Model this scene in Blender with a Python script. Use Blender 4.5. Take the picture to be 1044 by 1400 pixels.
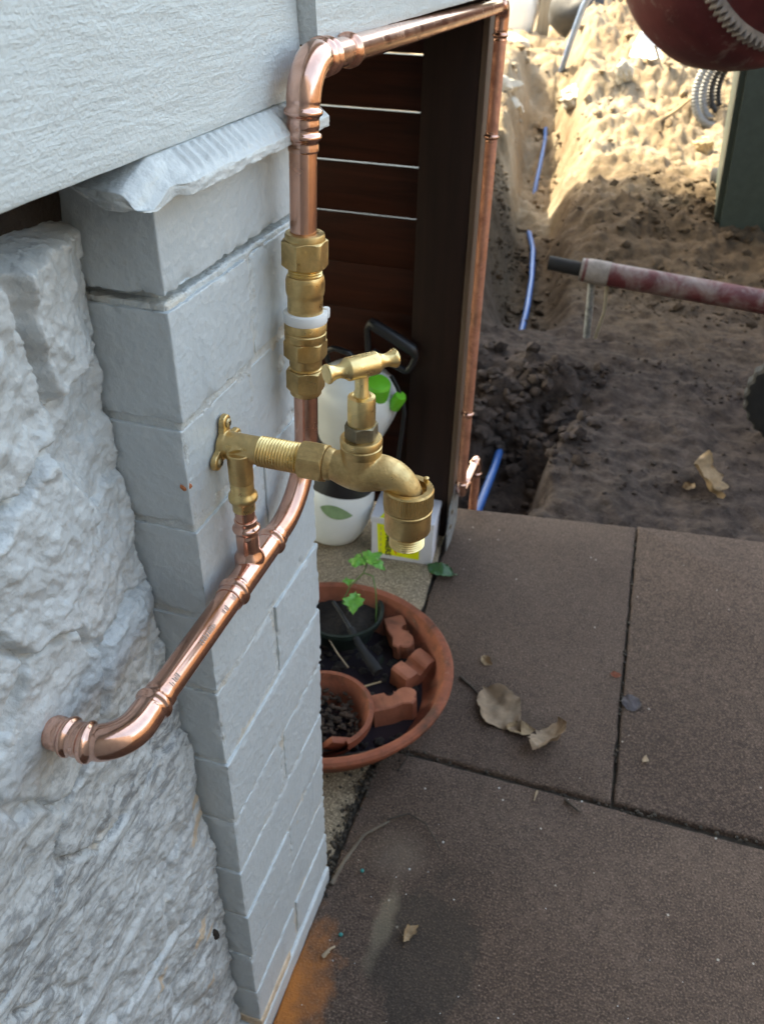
import bpy, bmesh, math, random
import numpy as np
from mathutils import Vector, Matrix
R = math.radians
for o in list(bpy.data.objects): bpy.data.objects.remove(o)
scene = bpy.context.scene
C = scene.collection

# ------------------------------------------------------------------ camera
cam_d = bpy.data.cameras.new('camera')
cam = bpy.data.objects.new('camera', cam_d); C.objects.link(cam)
CAM = np.array([0.27603, -0.43833, 1.16311])
right = np.array([0.95250, 0.19210, -0.23629])     # refined below from up / forward axes
Zc = -np.array([484. - 522., 2364. - 700., 1155.]); Zc /= np.linalg.norm(Zc)
Yc = np.array([970. - 522., -98. - 700., 1155.]); Yc /= np.linalg.norm(Yc)
Yc = Yc - (Yc @ Zc) * Zc; Yc /= np.linalg.norm(Yc)
Xc = np.cross(Yc, Zc)
RM = np.stack([Xc, Yc, Zc])
m = Matrix.Identity(4)
for i in range(3):
    m[i][0] = RM[i, 0]; m[i][1] = -RM[i, 1]; m[i][2] = -RM[i, 2]; m[i][3] = CAM[i]
cam.matrix_world = m
cam_d.sensor_fit = 'VERTICAL'; cam_d.sensor_height = 24.0; cam_d.sensor_width = 17.9
cam_d.lens = 24.0 * 1155.0 / 1400.0
cam_d.clip_start = 0.01; cam_d.clip_end = 1000
cam_d.dof.use_dof = True; cam_d.dof.focus_distance = 0.62; cam_d.dof.aperture_fstop = 9.0
scene.camera = cam

# ------------------------------------------------------------------ sky, sun, exposure
SUN_TO = Vector((-0.90, 0.44, 0.0)).normalized(); SUN_EL = R(48)
w = bpy.data.worlds.new('World'); scene.world = w; w.use_nodes = True
nt = w.node_tree; bgn = nt.nodes['Background']
sky = nt.nodes.new('ShaderNodeTexSky'); sky.sky_type = 'NISHITA'; sky.sun_disc = False
sky.sun_elevation = SUN_EL; sky.sun_rotation = math.atan2(SUN_TO.x, SUN_TO.y)
sky.air_density = 1.0; sky.dust_density = 2.5; sky.ozone_density = 0.6
nt.links.new(sky.outputs[0], bgn.inputs[0]); bgn.inputs[1].default_value = 0.15
sl = bpy.data.lights.new('sun', 'SUN'); sl.energy = 2.0; sl.angle = R(0.5); sl.color = (1, 0.95, 0.87)
so = bpy.data.objects.new('sun', sl); C.objects.link(so)
sd = Vector((SUN_TO.x * math.cos(SUN_EL), SUN_TO.y * math.cos(SUN_EL), math.sin(SUN_EL)))
so.rotation_euler = sd.to_track_quat('Z', 'Y').to_euler(); so.location = (-3, 2, 6)
vs = scene.view_settings
vs.view_transform = 'Standard'; vs.look = 'None'; vs.gamma = 1; vs.use_curve_mapping = False
vs.exposure = 2.98
vs.use_white_balance = True; vs.white_balance_temperature = 8500; vs.white_balance_tint = 3

# ------------------------------------------------------------------ noise
def _hash(ix, iy, iz, seed):
    n = (ix.astype(np.int64) * 374761393 + iy.astype(np.int64) * 668265263 + iz.astype(np.int64) * 2147483647 + seed * 1274126177) & 0x7fffffff
    n = ((n ^ (n >> 13)) * 1274126177) & 0x7fffffff
    n = ((n ^ (n >> 16)) * 668265263) & 0x7fffffff
    return ((n >> 8) & 0xffff) / 32767.5 - 1.0
def vnoise(x, y, z=0.0, seed=0):
    x = np.asarray(x, float); y = np.asarray(y, float); z = np.asarray(z, float) + 0 * x
    x0 = np.floor(x); y0 = np.floor(y); z0 = np.floor(z)
    fx = x - x0; fy = y - y0; fz = z - z0
    u = fx * fx * fx * (fx * (fx * 6 - 15) + 10); v = fy * fy * fy * (fy * (fy * 6 - 15) + 10); t = fz * fz * (3 - 2 * fz)
    r = 0
    for dx in (0, 1):
        for dy in (0, 1):
            for dz in (0, 1):
                wgt = (u if dx else 1 - u) * (v if dy else 1 - v) * (t if dz else 1 - t)
                r = r + wgt * _hash(x0 + dx, y0 + dy, z0 + dz, seed)
    return r
def fbm(x, y, s, z=0.0, oct=4, seed=0, gain=.5):
    a = 1; r = 0; x = np.asarray(x, float) * s; y = np.asarray(y, float) * s; z = np.asarray(z, float) * s; t = 0
    for k in range(oct):
        r = r + a * vnoise(x + 17.3 * k, y - 9.1 * k, z, seed + k); t += a; a *= gain; x = x * 2.03; y = y * 2.03; z = z * 2.03
    return r / t
def sm(a, b, t):
    t = np.clip((t - a) / (b - a), 0, 1); return t * t * (3 - 2 * t)

# ------------------------------------------------------------------ materials
def new_mat(name):
    mt = bpy.data.materials.new(name); mt.use_nodes = True
    n = mt.node_tree; b = n.nodes['Principled BSDF']
    return mt, n, b
def N(n, t, **k):
    x = n.nodes.new(t)
    for a, v in k.items(): setattr(x, a, v)
    return x
def coords(n, scale=(1, 1, 1), rot=(0, 0, 0), kind='Object'):
    tc = N(n, 'ShaderNodeTexCoord'); mp = N(n, 'ShaderNodeMapping')
    mp.inputs['Scale'].default_value = scale; mp.inputs['Rotation'].default_value = rot
    n.links.new(tc.outputs[kind], mp.inputs[0]); return mp.outputs[0]
def noise(n, co, scale, detail=4, rough=.55, dist=0):
    x = N(n, 'ShaderNodeTexNoise'); x.inputs['Scale'].default_value = scale; x.inputs['Detail'].default_value = detail
    x.inputs['Roughness'].default_value = rough; x.inputs['Distortion'].default_value = dist
    n.links.new(co, x.inputs['Vector']); return x.outputs['Fac']
def ramp(n, fac, stops):
    r = N(n, 'ShaderNodeValToRGB'); e = r.color_ramp.elements
    while len(e) < len(stops): e.new(0.5)
    for el, (p, c) in zip(e, stops):
        el.position = p; el.color = (c[0], c[1], c[2], 1) if hasattr(c, '__len__') else (c, c, c, 1)
    n.links.new(fac, r.inputs[0]); return r.outputs[0]
def mixc(n, fac, a, b, mode='MIX'):
    x = N(n, 'ShaderNodeMix'); x.data_type = 'RGBA'; x.blend_type = mode
    for s, v in ((0, fac), (6, a), (7, b)):
        if hasattr(v, 'is_output'): n.links.new(v, x.inputs[s])
        else: x.inputs[s].default_value = v if s == 0 else ((v[0], v[1], v[2], 1))
    return x.outputs[2]
def math_n(n, op, a, b=0.0):
    x = N(n, 'ShaderNodeMath'); x.operation = op
    for i, v in enumerate((a, b)):
        if hasattr(v, 'is_output'): n.links.new(v, x.inputs[i])
        else: x.inputs[i].default_value = v
    return x.outputs[0]
def bump(n, b, h, strength, dist, prev=None):
    x = N(n, 'ShaderNodeBump'); x.inputs['Strength'].default_value = strength; x.inputs['Distance'].default_value = dist
    n.links.new(h, x.inputs['Height'])
    if prev is not None: n.links.new(prev, x.inputs['Normal'])
    n.links.new(x.outputs[0], b.inputs['Normal']); return x.outputs[0]
M = {}
def simple(name, col, rough=.5, metal=0, var=.12, vs_=30, bs=0, bd=.0006, bscale=200, coat=0, trans=0):
    mt, n, b = new_mat(name); co = coords(n)
    f = noise(n, co, vs_, 5, .6)
    c1 = tuple(min(1, c * (1 - var)) for c in col); c2 = tuple(min(1, c * (1 + var)) for c in col)
    n.links.new(ramp(n, f, [(.3, c1), (.7, c2)]), b.inputs['Base Color'])
    b.inputs['Roughness'].default_value = rough; b.inputs['Metallic'].default_value = metal
    if coat: b.inputs['Coat Weight'].default_value = coat
    if bs: bump(n, b, noise(n, co, bscale, 5, .6), bs, bd)
    M[name] = mt; return mt

def paint_mat(name, base, brush=False, fine=1.0, speck=0, dirt=.25, cream=False):
    mt, n, b = new_mat(name); co = coords(n)
    f1 = noise(n, co, 9, 5, .6); f2 = noise(n, co, 70, 4, .6)
    c = ramp(n, f1, [(.25, tuple(v * .93 for v in base)), (.75, tuple(min(1, v * 1.04) for v in base))])
    c = mixc(n, math_n(n, 'MULTIPLY', ramp(n, f2, [(.58, 0), (.8, 1)]), dirt), c, (.42, .40, .36))
    c = mixc(n, ramp(n, noise(n, coords(n, (1, 1, .45)), 23, 5, .65, .5), [(.58, 0), (.74, .38)]), c, tuple(v * .62 for v in base))
    c = mixc(n, ramp(n, noise(n, co, 900, 2, .6), [(.70, 0), (.76, .6)]), c, tuple(v * .35 for v in base))
    if cream: c = mixc(n, ramp(n, noise(n, co, 11, 3, .5), [(.54, 0), (.62, .7)]), c, (.60, .53, .43))
    if speck:
        cs = coords(n, (1, .35, 1), (R(35), 0, 0)); f3 = noise(n, cs, 95, 6, .75, .6)
        g = noise(n, co, 3.2, 3, .5)
        tc = N(n, 'ShaderNodeTexCoord'); sp = N(n, 'ShaderNodeSeparateXYZ'); n.links.new(tc.outputs['Object'], sp.inputs[0])
        low = ramp(n, sp.outputs[2], [(.60, 1), (.80, .10)])
        mk = math_n(n, 'MULTIPLY', ramp(n, f3, [(.47, 0), (.58, 1)]), math_n(n, 'MULTIPLY', ramp(n, g, [(.3, .35), (.65, 1)]), low))
        c = mixc(n, math_n(n, 'MULTIPLY', mk, speck), c, (.10, .106, .115))
        for (py, pz, sy, sz, ang) in ((-.048, .318, .020, .008, .5), (-.034, .296, .010, .006, .4), (-.022, .452, .020, .0075, .5), (-.012, .478, .010, .006, .3), (-.05, .215, .012, .006, .4), (-.11, .335, .014, .006, .5), (-.075, .15, .016, .007, .4)):
            mp = N(n, 'ShaderNodeMapping'); mp.vector_type = 'TEXTURE'; mp.inputs['Location'].default_value = (0, py, pz); mp.inputs['Rotation'].default_value = (ang, 0, 0); mp.inputs['Scale'].default_value = (1000, sy, sz)
            n.links.new(tc.outputs['Object'], mp.inputs[0]); ln = N(n, 'ShaderNodeVectorMath'); ln.operation = 'LENGTH'; n.links.new(mp.outputs[0], ln.inputs[0])
            dd = math_n(n, 'ADD', ln.outputs['Value'], math_n(n, 'MULTIPLY', math_n(n, 'SUBTRACT', noise(n, co, 110, 4, .6), .5), 2.2))
            c = mixc(n, ramp(n, dd, [(.7, .85), (1.0, 0)]), c, (.56, .43, .30))
        f4 = noise(n, coords(n, (1, .6, 1)), 16, 4, .5)
        c = mixc(n, math_n(n, 'MULTIPLY', ramp(n, f4, [(.66, 0), (.72, .55)]), low), c, (.50, .42, .31))
    n.links.new(c, b.inputs['Base Color'])
    b.inputs['Roughness'].default_value = .42
    n.links.new(ramp(n, f2, [(.2, .26), (.8, .46)]), b.inputs['Roughness'])
    p = bump(n, b, noise(n, co, 330, 4, .6), .75 * fine, .0013)
    if brush:
        cb = coords(n, (1, .09, 1.0))
        p = bump(n, b, noise(n, cb, 230, 5, .6, .3), .6, .0016, p)
        p = bump(n, b, noise(n, coords(n, (1, .3, 1)), 45, 5, .6, .8), .5, .0035, p)
    else:
        p = bump(n, b, ramp(n, noise(n, co, 120, 3, .5), [(.42, 0), (.72, 1)]), .7 * fine, .0022, p)
    M[name] = mt; return mt
paint_mat('paint_brick', (.50, .54, .56), fine=.30)
paint_mat('paint_mortar', (.54, .57, .575), fine=.8, dirt=.45, cream=True)
paint_mat('paint_board', (.56, .60, .605), brush=True)
paint_mat('paint_cap', (.56, .585, .585), fine=.45, dirt=.35)
paint_mat('paint_stone', (.51, .535, .545), fine=.5, speck=.85, dirt=.35)
simple('bare_brick', (.60, .46, .33), .9, var=.25, vs_=60, bs=.8, bd=.002, bscale=150)
simple('chip', (.45, .16, .07), .9, var=.4, vs_=300, bs=.8, bd=.001, bscale=500)
simple('cavity_shade', (.022, .015, .011), .95, var=.4, vs_=40, bs=.8, bd=.004, bscale=90)  # near-black colour stands in for the shade inside the wall's hollows

def metal_mat(name, col, rough, dull=.15, scale=60, brush=None, bs=0.0, tarnish=None):
    mt, n, b = new_mat(name); co = coords(n)
    f = noise(n, co, scale, 6, .65, .4); g = noise(n, co, scale * 6, 3, .6)
    c = ramp(n, f, [(.3, tuple(v * (1 - dull) for v in col)), (.7, col)])
    if tarnish is not None:
        c = mixc(n, ramp(n, noise(n, co, scale * .7, 5, .7), [(.52, 0), (.7, .8)]), c, tarnish)
    c = mixc(n, ramp(n, noise(n, co, scale * .28, 5, .7, 1.2), [(.50, 0), (.64, .42)]), c, tuple(v * .52 for v in col))
    n.links.new(c, b.inputs['Base Color']); b.inputs['Metallic'].default_value = 1
    n.links.new(ramp(n, f, [(.3, rough * 2.1), (.7, rough * .75)]), b.inputs['Roughness'])
    if bs: bump(n, b, g, bs, .0004)
    M[name] = mt; return mt
metal_mat('copper', (.80, .45, .335), .15, .22, 38, bs=.05, tarnish=(.58, .30, .21))
metal_mat('copper_bright', (.85, .51, .40), .12, .16, 60, bs=.10, tarnish=(.62, .34, .25))
metal_mat('copper_dull', (.74, .38, .27), .42, .2, 40, bs=.1)
metal_mat('brass', (.74, .52, .24), .30, .22, 80, bs=.12, tarnish=(.46, .32, .14))
metal_mat('brass_cast', (.70, .485, .225), .36, .22, 90, bs=.8, tarnish=(.48, .33, .145))
metal_mat('brass_bright', (.92, .69, .33), .24, .12, 90, bs=.05, tarnish=(.80, .60, .28))
metal_mat('brass_dark', (.30, .25, .17), .4, .3, 90, bs=.15)
metal_mat('screw', (.55, .47, .30), .35, .3, 300)
metal_mat('galv', (.45, .46, .46), .55, .35, 60, bs=.2)
simple('white_plastic', (.78, .79, .80), .4, var=.04)

def wood_mat(name, c1, c2, along, rough=.55, sc=1.0, bs=.4):
    mt, n, b = new_mat(name)
    s = [22 * sc, 22 * sc, 22 * sc]; s[along] = 1.6 * sc
    co = coords(n, tuple(s)); f = noise(n, co, 2.2, 6, .65, .6)
    n.links.new(ramp(n, f, [(.28, c1), (.72, c2)]), b.inputs['Base Color'])
    b.inputs['Roughness'].default_value = rough; b.inputs['Specular IOR Level'].default_value = .25
    bump(n, b, f, bs, .002); M[name] = mt; return mt
wood_mat('wood_slat', (.022, .0055, .0026), (.068, .017, .007), 0, .42)
wood_mat('wood_post', (.014, .006, .004), (.027, .012, .008), 2, .65)
wood_mat('wood_batten', (.10, .065, .045), (.2, .14, .10), 2, .6)
wood_mat('wood_grey', (.22, .18, .13), (.40, .34, .26), 2, .8)
wood_mat('wood_plank', (.34, .24, .13), (.5, .37, .22), 0, .8)
wood_mat('fence_wood', (.10, .08, .06), (.2, .16, .12), 2, .85, .5)

def concrete_mat(name, dark, light, stain=True):
    mt, n, b = new_mat(name); co = coords(n)
    f = noise(n, co, 5.5, 6, .65, .3); g = noise(n, co, 330, 2, .6); h = noise(n, co, 60, 6, .8)
    c = ramp(n, f, [(.3, dark), (.7, light)])
    c = mixc(n, ramp(n, noise(n, co, 150, 4, .7), [(.52, 0), (.75, .55)]), c, tuple(min(1, v * 1.7) for v in light))
    c = mixc(n, ramp(n, h, [(.35, .75), (.62, 0)]), c, tuple(v * .62 for v in dark))
    c = mixc(n, ramp(n, g, [(.55, 0), (.66, .8)]), c, tuple(min(1, v * 1.75) for v in light))
    c = mixc(n, ramp(n, g, [(.34, .75), (.46, 0)]), c, tuple(v * .42 for v in dark))
    v = N(n, 'ShaderNodeTexVoronoi'); v.inputs['Scale'].default_value = 95; n.links.new(co, v.inputs['Vector'])
    wn = N(n, 'ShaderNodeTexWhiteNoise'); wn.noise_dimensions = '3D'; n.links.new(v.outputs['Position'], wn.inputs['Vector'])
    dots = math_n(n, 'MULTIPLY', math_n(n, 'LESS_THAN', v.outputs['Distance'], .17), math_n(n, 'GREATER_THAN', wn.outputs['Value'], .988))
    c = mixc(n, dots, c, (.42, .38, .33))
    oi = N(n, 'ShaderNodeObjectInfo'); c = mixc(n, 1.0, c, ramp(n, oi.outputs['Random'], [(0, (.86, .84, .84)), (1, (1.1, 1.08, 1.05))]), 'MULTIPLY')
    if stain:
        # damp patch below the tap and an orange patch at the pillar foot
        tc = N(n, 'ShaderNodeTexCoord')
        def blob(loc, sx, sy, lo, hi, warp=.05, ns=14):
            mp = N(n, 'ShaderNodeMapping'); mp.vector_type = 'POINT'
            mp.inputs['Location'].default_value = (-loc[0] / sx, -loc[1] / sy, 0); mp.inputs['Scale'].default_value = (1 / sx, 1 / sy, 0)
            n.links.new(tc.outputs['Object'], mp.inputs[0])
            ln = N(n, 'ShaderNodeVectorMath'); ln.operation = 'LENGTH'; n.links.new(mp.outputs[0], ln.inputs[0])
            d = math_n(n, 'ADD', ln.outputs['Value'], math_n(n, 'MULTIPLY', math_n(n, 'SUBTRACT', noise(n, co, ns, 4, .6), .5), warp * 20))
            return ramp(n, d, [(lo, 1), (hi, 0)])
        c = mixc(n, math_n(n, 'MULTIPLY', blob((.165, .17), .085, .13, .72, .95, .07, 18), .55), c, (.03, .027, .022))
        c = mixc(n, math_n(n, 'MULTIPLY', blob((.10, .19), .018, .085, .45, .95, .06, 30), .45), c, (.24, .20, .14))
        c = mixc(n, math_n(n, 'MULTIPLY', blob((.09, .30), .05, .05, .3, 1.1, .03), .35), c, (.22, .17, .13))
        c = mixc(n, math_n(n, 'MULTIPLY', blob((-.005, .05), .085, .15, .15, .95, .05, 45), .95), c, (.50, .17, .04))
    n.links.new(c, b.inputs['Base Color'])
    b.inputs['Roughness'].default_value = .85; b.inputs['Specular IOR Level'].default_value = .3
    p = bump(n, b, g, .8, .0022); bump(n, b, h, .4, .003, p)
    M[name] = mt
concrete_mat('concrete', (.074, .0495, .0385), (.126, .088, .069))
concrete_mat('concrete_strip', (.20, .155, .11), (.32, .26, .185), False)
simple('joint_dirt', (.045, .036, .028), 1.0, var=.5, vs_=150, bs=.8, bd=.003, bscale=250)

def dirt_mat():
    mt, n, b = new_mat('dirt'); co = coords(n)
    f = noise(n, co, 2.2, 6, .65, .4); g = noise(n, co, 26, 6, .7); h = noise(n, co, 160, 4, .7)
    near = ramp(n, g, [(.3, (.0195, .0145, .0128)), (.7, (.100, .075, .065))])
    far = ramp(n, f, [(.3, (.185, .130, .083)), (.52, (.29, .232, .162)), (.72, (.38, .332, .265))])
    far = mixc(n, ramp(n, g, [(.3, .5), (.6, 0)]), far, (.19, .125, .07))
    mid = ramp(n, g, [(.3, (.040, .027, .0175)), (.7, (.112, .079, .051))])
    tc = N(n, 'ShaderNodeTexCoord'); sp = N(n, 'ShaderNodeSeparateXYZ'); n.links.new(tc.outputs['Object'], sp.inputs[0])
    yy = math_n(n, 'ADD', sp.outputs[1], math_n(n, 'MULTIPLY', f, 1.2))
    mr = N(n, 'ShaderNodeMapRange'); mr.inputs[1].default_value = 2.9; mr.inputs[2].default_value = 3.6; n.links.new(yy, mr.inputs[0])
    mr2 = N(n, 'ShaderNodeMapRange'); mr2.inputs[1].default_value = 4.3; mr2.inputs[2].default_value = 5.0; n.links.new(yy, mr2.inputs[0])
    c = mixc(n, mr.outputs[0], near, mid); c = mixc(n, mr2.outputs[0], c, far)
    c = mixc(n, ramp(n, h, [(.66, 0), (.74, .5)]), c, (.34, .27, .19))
    n.links.new(c, b.inputs['Base Color']); b.inputs['Roughness'].default_value = .95; b.inputs['Specular IOR Level'].default_value = .2
    p = bump(n, b, h, .8, .006); bump(n, b, g, .7, .014, p)
    M['dirt'] = mt
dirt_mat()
simple('clod', (.10, .075, .058), 1, var=.4, vs_=30, bs=.9, bd=.005, bscale=90)
simple('clod_pale', (.48, .37, .23), 1, var=.35, vs_=30, bs=.9, bd=.006, bscale=90)
simple('white_stone', (.44, .41, .35), .8, var=.2, vs_=20, bs=.6, bd=.006, bscale=60)
simple('grey_stone', (.42, .40, .37), .9, var=.35, vs_=25, bs=.8, bd=.008, bscale=50)
simple('terracotta', (.25, .078, .042), .62, var=.16, vs_=40, bs=.25, bd=.0008, bscale=180)
simple('terracotta_pale', (.40, .145, .082), .8, var=.14, vs_=60, bs=.4, bd=.0008, bscale=260)
def terra(name, base, dirt):
    mt, n, b = new_mat(name); co = coords(n)
    c = ramp(n, noise(n, co, 35, 5, .6), [(.3, tuple(v * .8 for v in base)), (.7, tuple(v * 1.15 for v in base))])
    c = mixc(n, ramp(n, noise(n, co, 17, 6, .7, .6), [(.48, 0), (.66, dirt)]), c, (.055, .035, .024))
    c = mixc(n, ramp(n, noise(n, co, 60, 5, .7), [(.62, 0), (.74, .35)]), c, (.42, .30, .22))
    n.links.new(c, b.inputs['Base Color']); b.inputs['Roughness'].default_value = .7; b.inputs['Specular IOR Level'].default_value = .3
    bump(n, b, noise(n, co, 260, 5, .65), .5, .0012); M[name] = mt
terra('terracotta', (.27, .083, .046), .75); terra('terracotta_pale', (.36, .125, .07), .5)
simple('soil_black', (.016, .011, .008), .9, var=.6, vs_=120, bs=1, bd=.004, bscale=160)
simple('litter_brown', (.045, .026, .016), .9, var=.7, vs_=60, bs=.8, bd=.003, bscale=200)
simple('green_pot', (.012, .022, .018), .45, var=.3)
simple('black_rubber', (.012, .012, .013), .8, var=.25, bs=.3, bd=.001, bscale=120)
simple('black_plastic', (.016, .016, .018), .38, var=.2)
simple('sprayer_white', (.74, .76, .75), .32, var=.05, vs_=14)
simple('sprayer_green', (.13, .50, .03), .35, var=.1)
simple('leaf_logo', (.22, .33, .17), .5, var=.15, vs_=60)
simple('carton', (.60, .60, .65), .6, var=.05, vs_=25)
simple('label_yellow', (.76, .80, .02), .5, var=.04)
simple('ink_black', (.02, .02, .02), .6, var=.1)
simple('ink_red', (.62, .06, .02), .6, var=.1)
simple('ink_grey', (.33, .24, .20), .5, var=.2, vs_=500)
simple('blue_poly', (.022, .11, .36), .35, var=.12)
simple('blue_pale', (.22, .33, .55), .35, var=.12)
simple('leaf_dry', (.25, .175, .115), .8, var=.3, vs_=60, bs=.4, bd=.001, bscale=160)
simple('leaf_tan', (.27, .185, .105), .8, var=.25, vs_=60, bs=.4, bd=.001, bscale=160)
simple('leaf_green', (.035, .10, .035), .45, var=.35, vs_=90, bs=.3, bd=.001, bscale=200)
simple('leaf_fresh', (.12, .34, .05), .5, var=.25, vs_=120)
simple('stem_green', (.08, .17, .04), .6, var=.2)
simple('leaf_dark', (.055, .045, .05), .7, var=.25, vs_=60)
simple('twig', (.05, .038, .028), .9, var=.3)
simple('stem_grey', (.13, .105, .08), .9, var=.3)
simple('straw', (.32, .24, .16), .85, var=.3)
simple('bead_teal', (.01, .20, .19), .3, var=.1)
simple('bead_white', (.72, .72, .70), .4, var=.1)
simple('bin_green', (.045, .060, .051), .42, var=.15)
simple('bin_edge', (.30, .26, .19), .6, var=.2)
def mixer_mat(name, lo, hi):
    mt, n, b = new_mat(name); co = coords(n)
    f = noise(n, co, 9, 6, .7, .6); g = noise(n, coords(n, (1, 1, 1)), 26, 6, .75)
    c = ramp(n, noise(n, co, 14, 4), [(.3, (.085, .016, .02)), (.7, (.14, .03, .034))])
    c = mixc(n, ramp(n, f, [(lo, 0), (hi, .8)]), c, (.26, .22, .205))
    c = mixc(n, ramp(n, g, [(.6, 0), (.72, .6)]), c, (.30, .26, .24))
    n.links.new(c, b.inputs['Base Color']); b.inputs['Roughness'].default_value = .55
    bump(n, b, f, .3, .006); M[name] = mt
mixer_mat('mixer_red', .43, .60); mixer_mat('drum_red', .55, .68)
simple('cement_crust', (.27, .24, .225), .85, var=.3, vs_=30, bs=.6, bd=.004, bscale=60)
simple('shade_wall_paint', (.25, .245, .235), .8, var=.1)
simple('shade_roof_iron', (.25, .26, .27), .5, var=.1)
simple('soffit', (.45, .46, .46), .7, var=.05)
simple('dark_under', (.02, .016, .013), .9, var=.3)
simple('sheet_white', (.80, .79, .76), .6, var=.04)
simple('hose_grey', (.22, .235, .25), .5, var=.2)
simple('tyre_bucket', (.03, .03, .033), .6, var=.3)
simple('yellow_tag', (.85, .62, .02), .5, var=.05)
mw, n_, b_ = new_mat('puddle'); b_.inputs['Base Color'].default_value = (.02, .016, .02, 1); b_.inputs['Roughness'].default_value = .04
M['puddle'] = mw

# ------------------------------------------------------------------ mesh helpers
def link_mesh(name, verts, faces, mat, parent=None, smooth=30, matidx=None, mats=None):
    me = bpy.data.meshes.new(name)
    me.from_pydata([tuple(map(float, v)) for v in verts], [], [tuple(map(int, f)) for f in faces])
    me.update()
    for mm in (mats or [mat]): me.materials.append(M[mm])
    if matidx is not None: me.polygons.foreach_set('material_index', np.asarray(matidx, np.int32))
    if smooth:
        me.polygons.foreach_set('use_smooth', np.ones(len(me.polygons), bool))
        if smooth < 180: me.set_sharp_from_angle(angle=R(smooth))
    o = bpy.data.objects.new(name, me); C.objects.link(o)
    if parent is not None: adopt(o, parent)
    return o
def adopt(o, p):
    o.parent = p; o.matrix_parent_inverse = (Matrix.Translation(p.location) @ p.rotation_euler.to_matrix().to_4x4()).inverted() if p.type == 'EMPTY' else Matrix.Identity(4)
def thing(name, label, cat, loc, group=None):
    e = bpy.data.objects.new(name, None); C.objects.link(e); e.location = loc; e.empty_display_size = .05
    return tag(e, label, cat, group)
def tag(o, label=None, cat=None, group=None, kind=None):
    if label: o['label'] = label
    if cat: o['category'] = cat
    if group: o['group'] = group
    if kind: o['kind'] = kind
    return o
class MB:
    def __init__(s): s.v = []; s.f = []; s.mi = []; s.n = 0
    def add(s, v, f, mi=0):
        s.v.append(np.asarray(v, float)); s.f += [tuple(i + s.n for i in q) for q in f]; s.mi += [mi] * len(f); s.n += len(v); return s
    def build(s, name, mat, parent=None, smooth=30, mats=None):
        return link_mesh(name, np.concatenate(s.v), s.f, mat, parent, smooth, s.mi if mats else None, mats)
def frames(path):
    path = np.asarray(path, float); t = np.gradient(path, axis=0); t /= np.linalg.norm(t, axis=1)[:, None] + 1e-12
    a = np.array([0, 0, 1.]) if abs(t[0][2]) < .9 else np.array([1., 0, 0])
    u = np.cross(a, t[0]); u /= np.linalg.norm(u); U = [u]
    for i in range(1, len(path)):
        u = U[-1] - (U[-1] @ t[i]) * t[i]; u /= np.linalg.norm(u); U.append(u)
    U = np.array(U); return t, U, np.cross(t, U)
def tube(path, rad, n=24, caps=True):
    path = np.asarray(path, float); rad = np.broadcast_to(np.asarray(rad, float), (len(path),))
    t, U, V = frames(path); a = np.linspace(0, 2 * np.pi, n, endpoint=False)
    ring = U[:, None, :] * np.cos(a)[None, :, None] + V[:, None, :] * np.sin(a)[None, :, None]
    v = (path[:, None, :] + ring * rad[:, None, None]).reshape(-1, 3); f = []
    for i in range(len(path) - 1):
        for j in range(n):
            k = (j + 1) % n; f.append((i * n + j, i * n + k, (i + 1) * n + k, (i + 1) * n + j))
    if caps:
        f.append(tuple(range(n - 1, -1, -1))); f.append(tuple((len(path) - 1) * n + j for j in range(n)))
    return v, f
def lathe(prof, org=(0, 0, 0), axis=(0, 0, 1), n=32, mod=None, caps=True, phase=0.0):
    """prof: (radius, height) rows; mod(angle, radius, height) -> radius"""
    ax = np.array(axis, float); ax /= np.linalg.norm(ax)
    h = np.array([1., 0, 0]) if abs(ax[0]) < .9 else np.array([0, 1., 0])
    U = np.cross(h, ax); U /= np.linalg.norm(U); V = np.cross(ax, U)
    v = []; f = []
    for (r, z) in prof:
        for j in range(n):
            a = 2 * math.pi * j / n + phase; rr = mod(a, r, z) if mod else r
            v.append(np.array(org) + ax * z + (U * math.cos(a) + V * math.sin(a)) * rr)
    for i in range(len(prof) - 1):
        for j in range(n):
            k = (j + 1) % n; f.append((i * n + j, i * n + k, (i + 1) * n + k, (i + 1) * n + j))
    if caps:
        f.append(tuple(range(n - 1, -1, -1))); f.append(tuple((len(prof) - 1) * n + j for j in range(n)))
    return np.array(v), f
def box(c, s, rot=None, bev=0.0, seg=2):
    bm = bmesh.new(); bmesh.ops.create_cube(bm, size=1)
    for q in bm.verts: q.co = Vector((q.co.x * s[0], q.co.y * s[1], q.co.z * s[2]))
    if bev: bmesh.ops.bevel(bm, geom=bm.edges[:], offset=bev, segments=seg, affect='EDGES', profile=.6)
    bm.verts.ensure_lookup_table(); v = np.array([q.co[:] for q in bm.verts])
    for i, q in enumerate(bm.verts): q.index = i
    f = [tuple(q.index for q in p.verts) for p in bm.faces]; bm.free()
    if rot is not None: v = v @ np.array(rot.to_matrix()).T
    return v + np.array(c), f
def prism(outline, z0, z1, bev=0.0):
    """2D outline (xy) extruded in z with optional bevel of top edge"""
    o = np.asarray(outline, float); n = len(o)
    if bev:
        c = o.mean(0); d = o - c; k = 1 - bev / np.linalg.norm(d, axis=1).mean(); o2 = c + d * k
        v = np.concatenate([np.c_[o, np.full(n, z0)], np.c_[o, np.full(n, z1 - bev)], np.c_[o2, np.full(n, z1)]]); L = 3
    else:
        v = np.concatenate([np.c_[o, np.full(n, z0)], np.c_[o, np.full(n, z1)]]); L = 2
    f = [tuple(range(n - 1, -1, -1)), tuple((L - 1) * n + i for i in range(n))]
    for l in range(L - 1):
        for i in range(n):
            k = (i + 1) % n; f.append((l * n + i, l * n + k, (l + 1) * n + k, (l + 1) * n + i))
    return v, f
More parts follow.
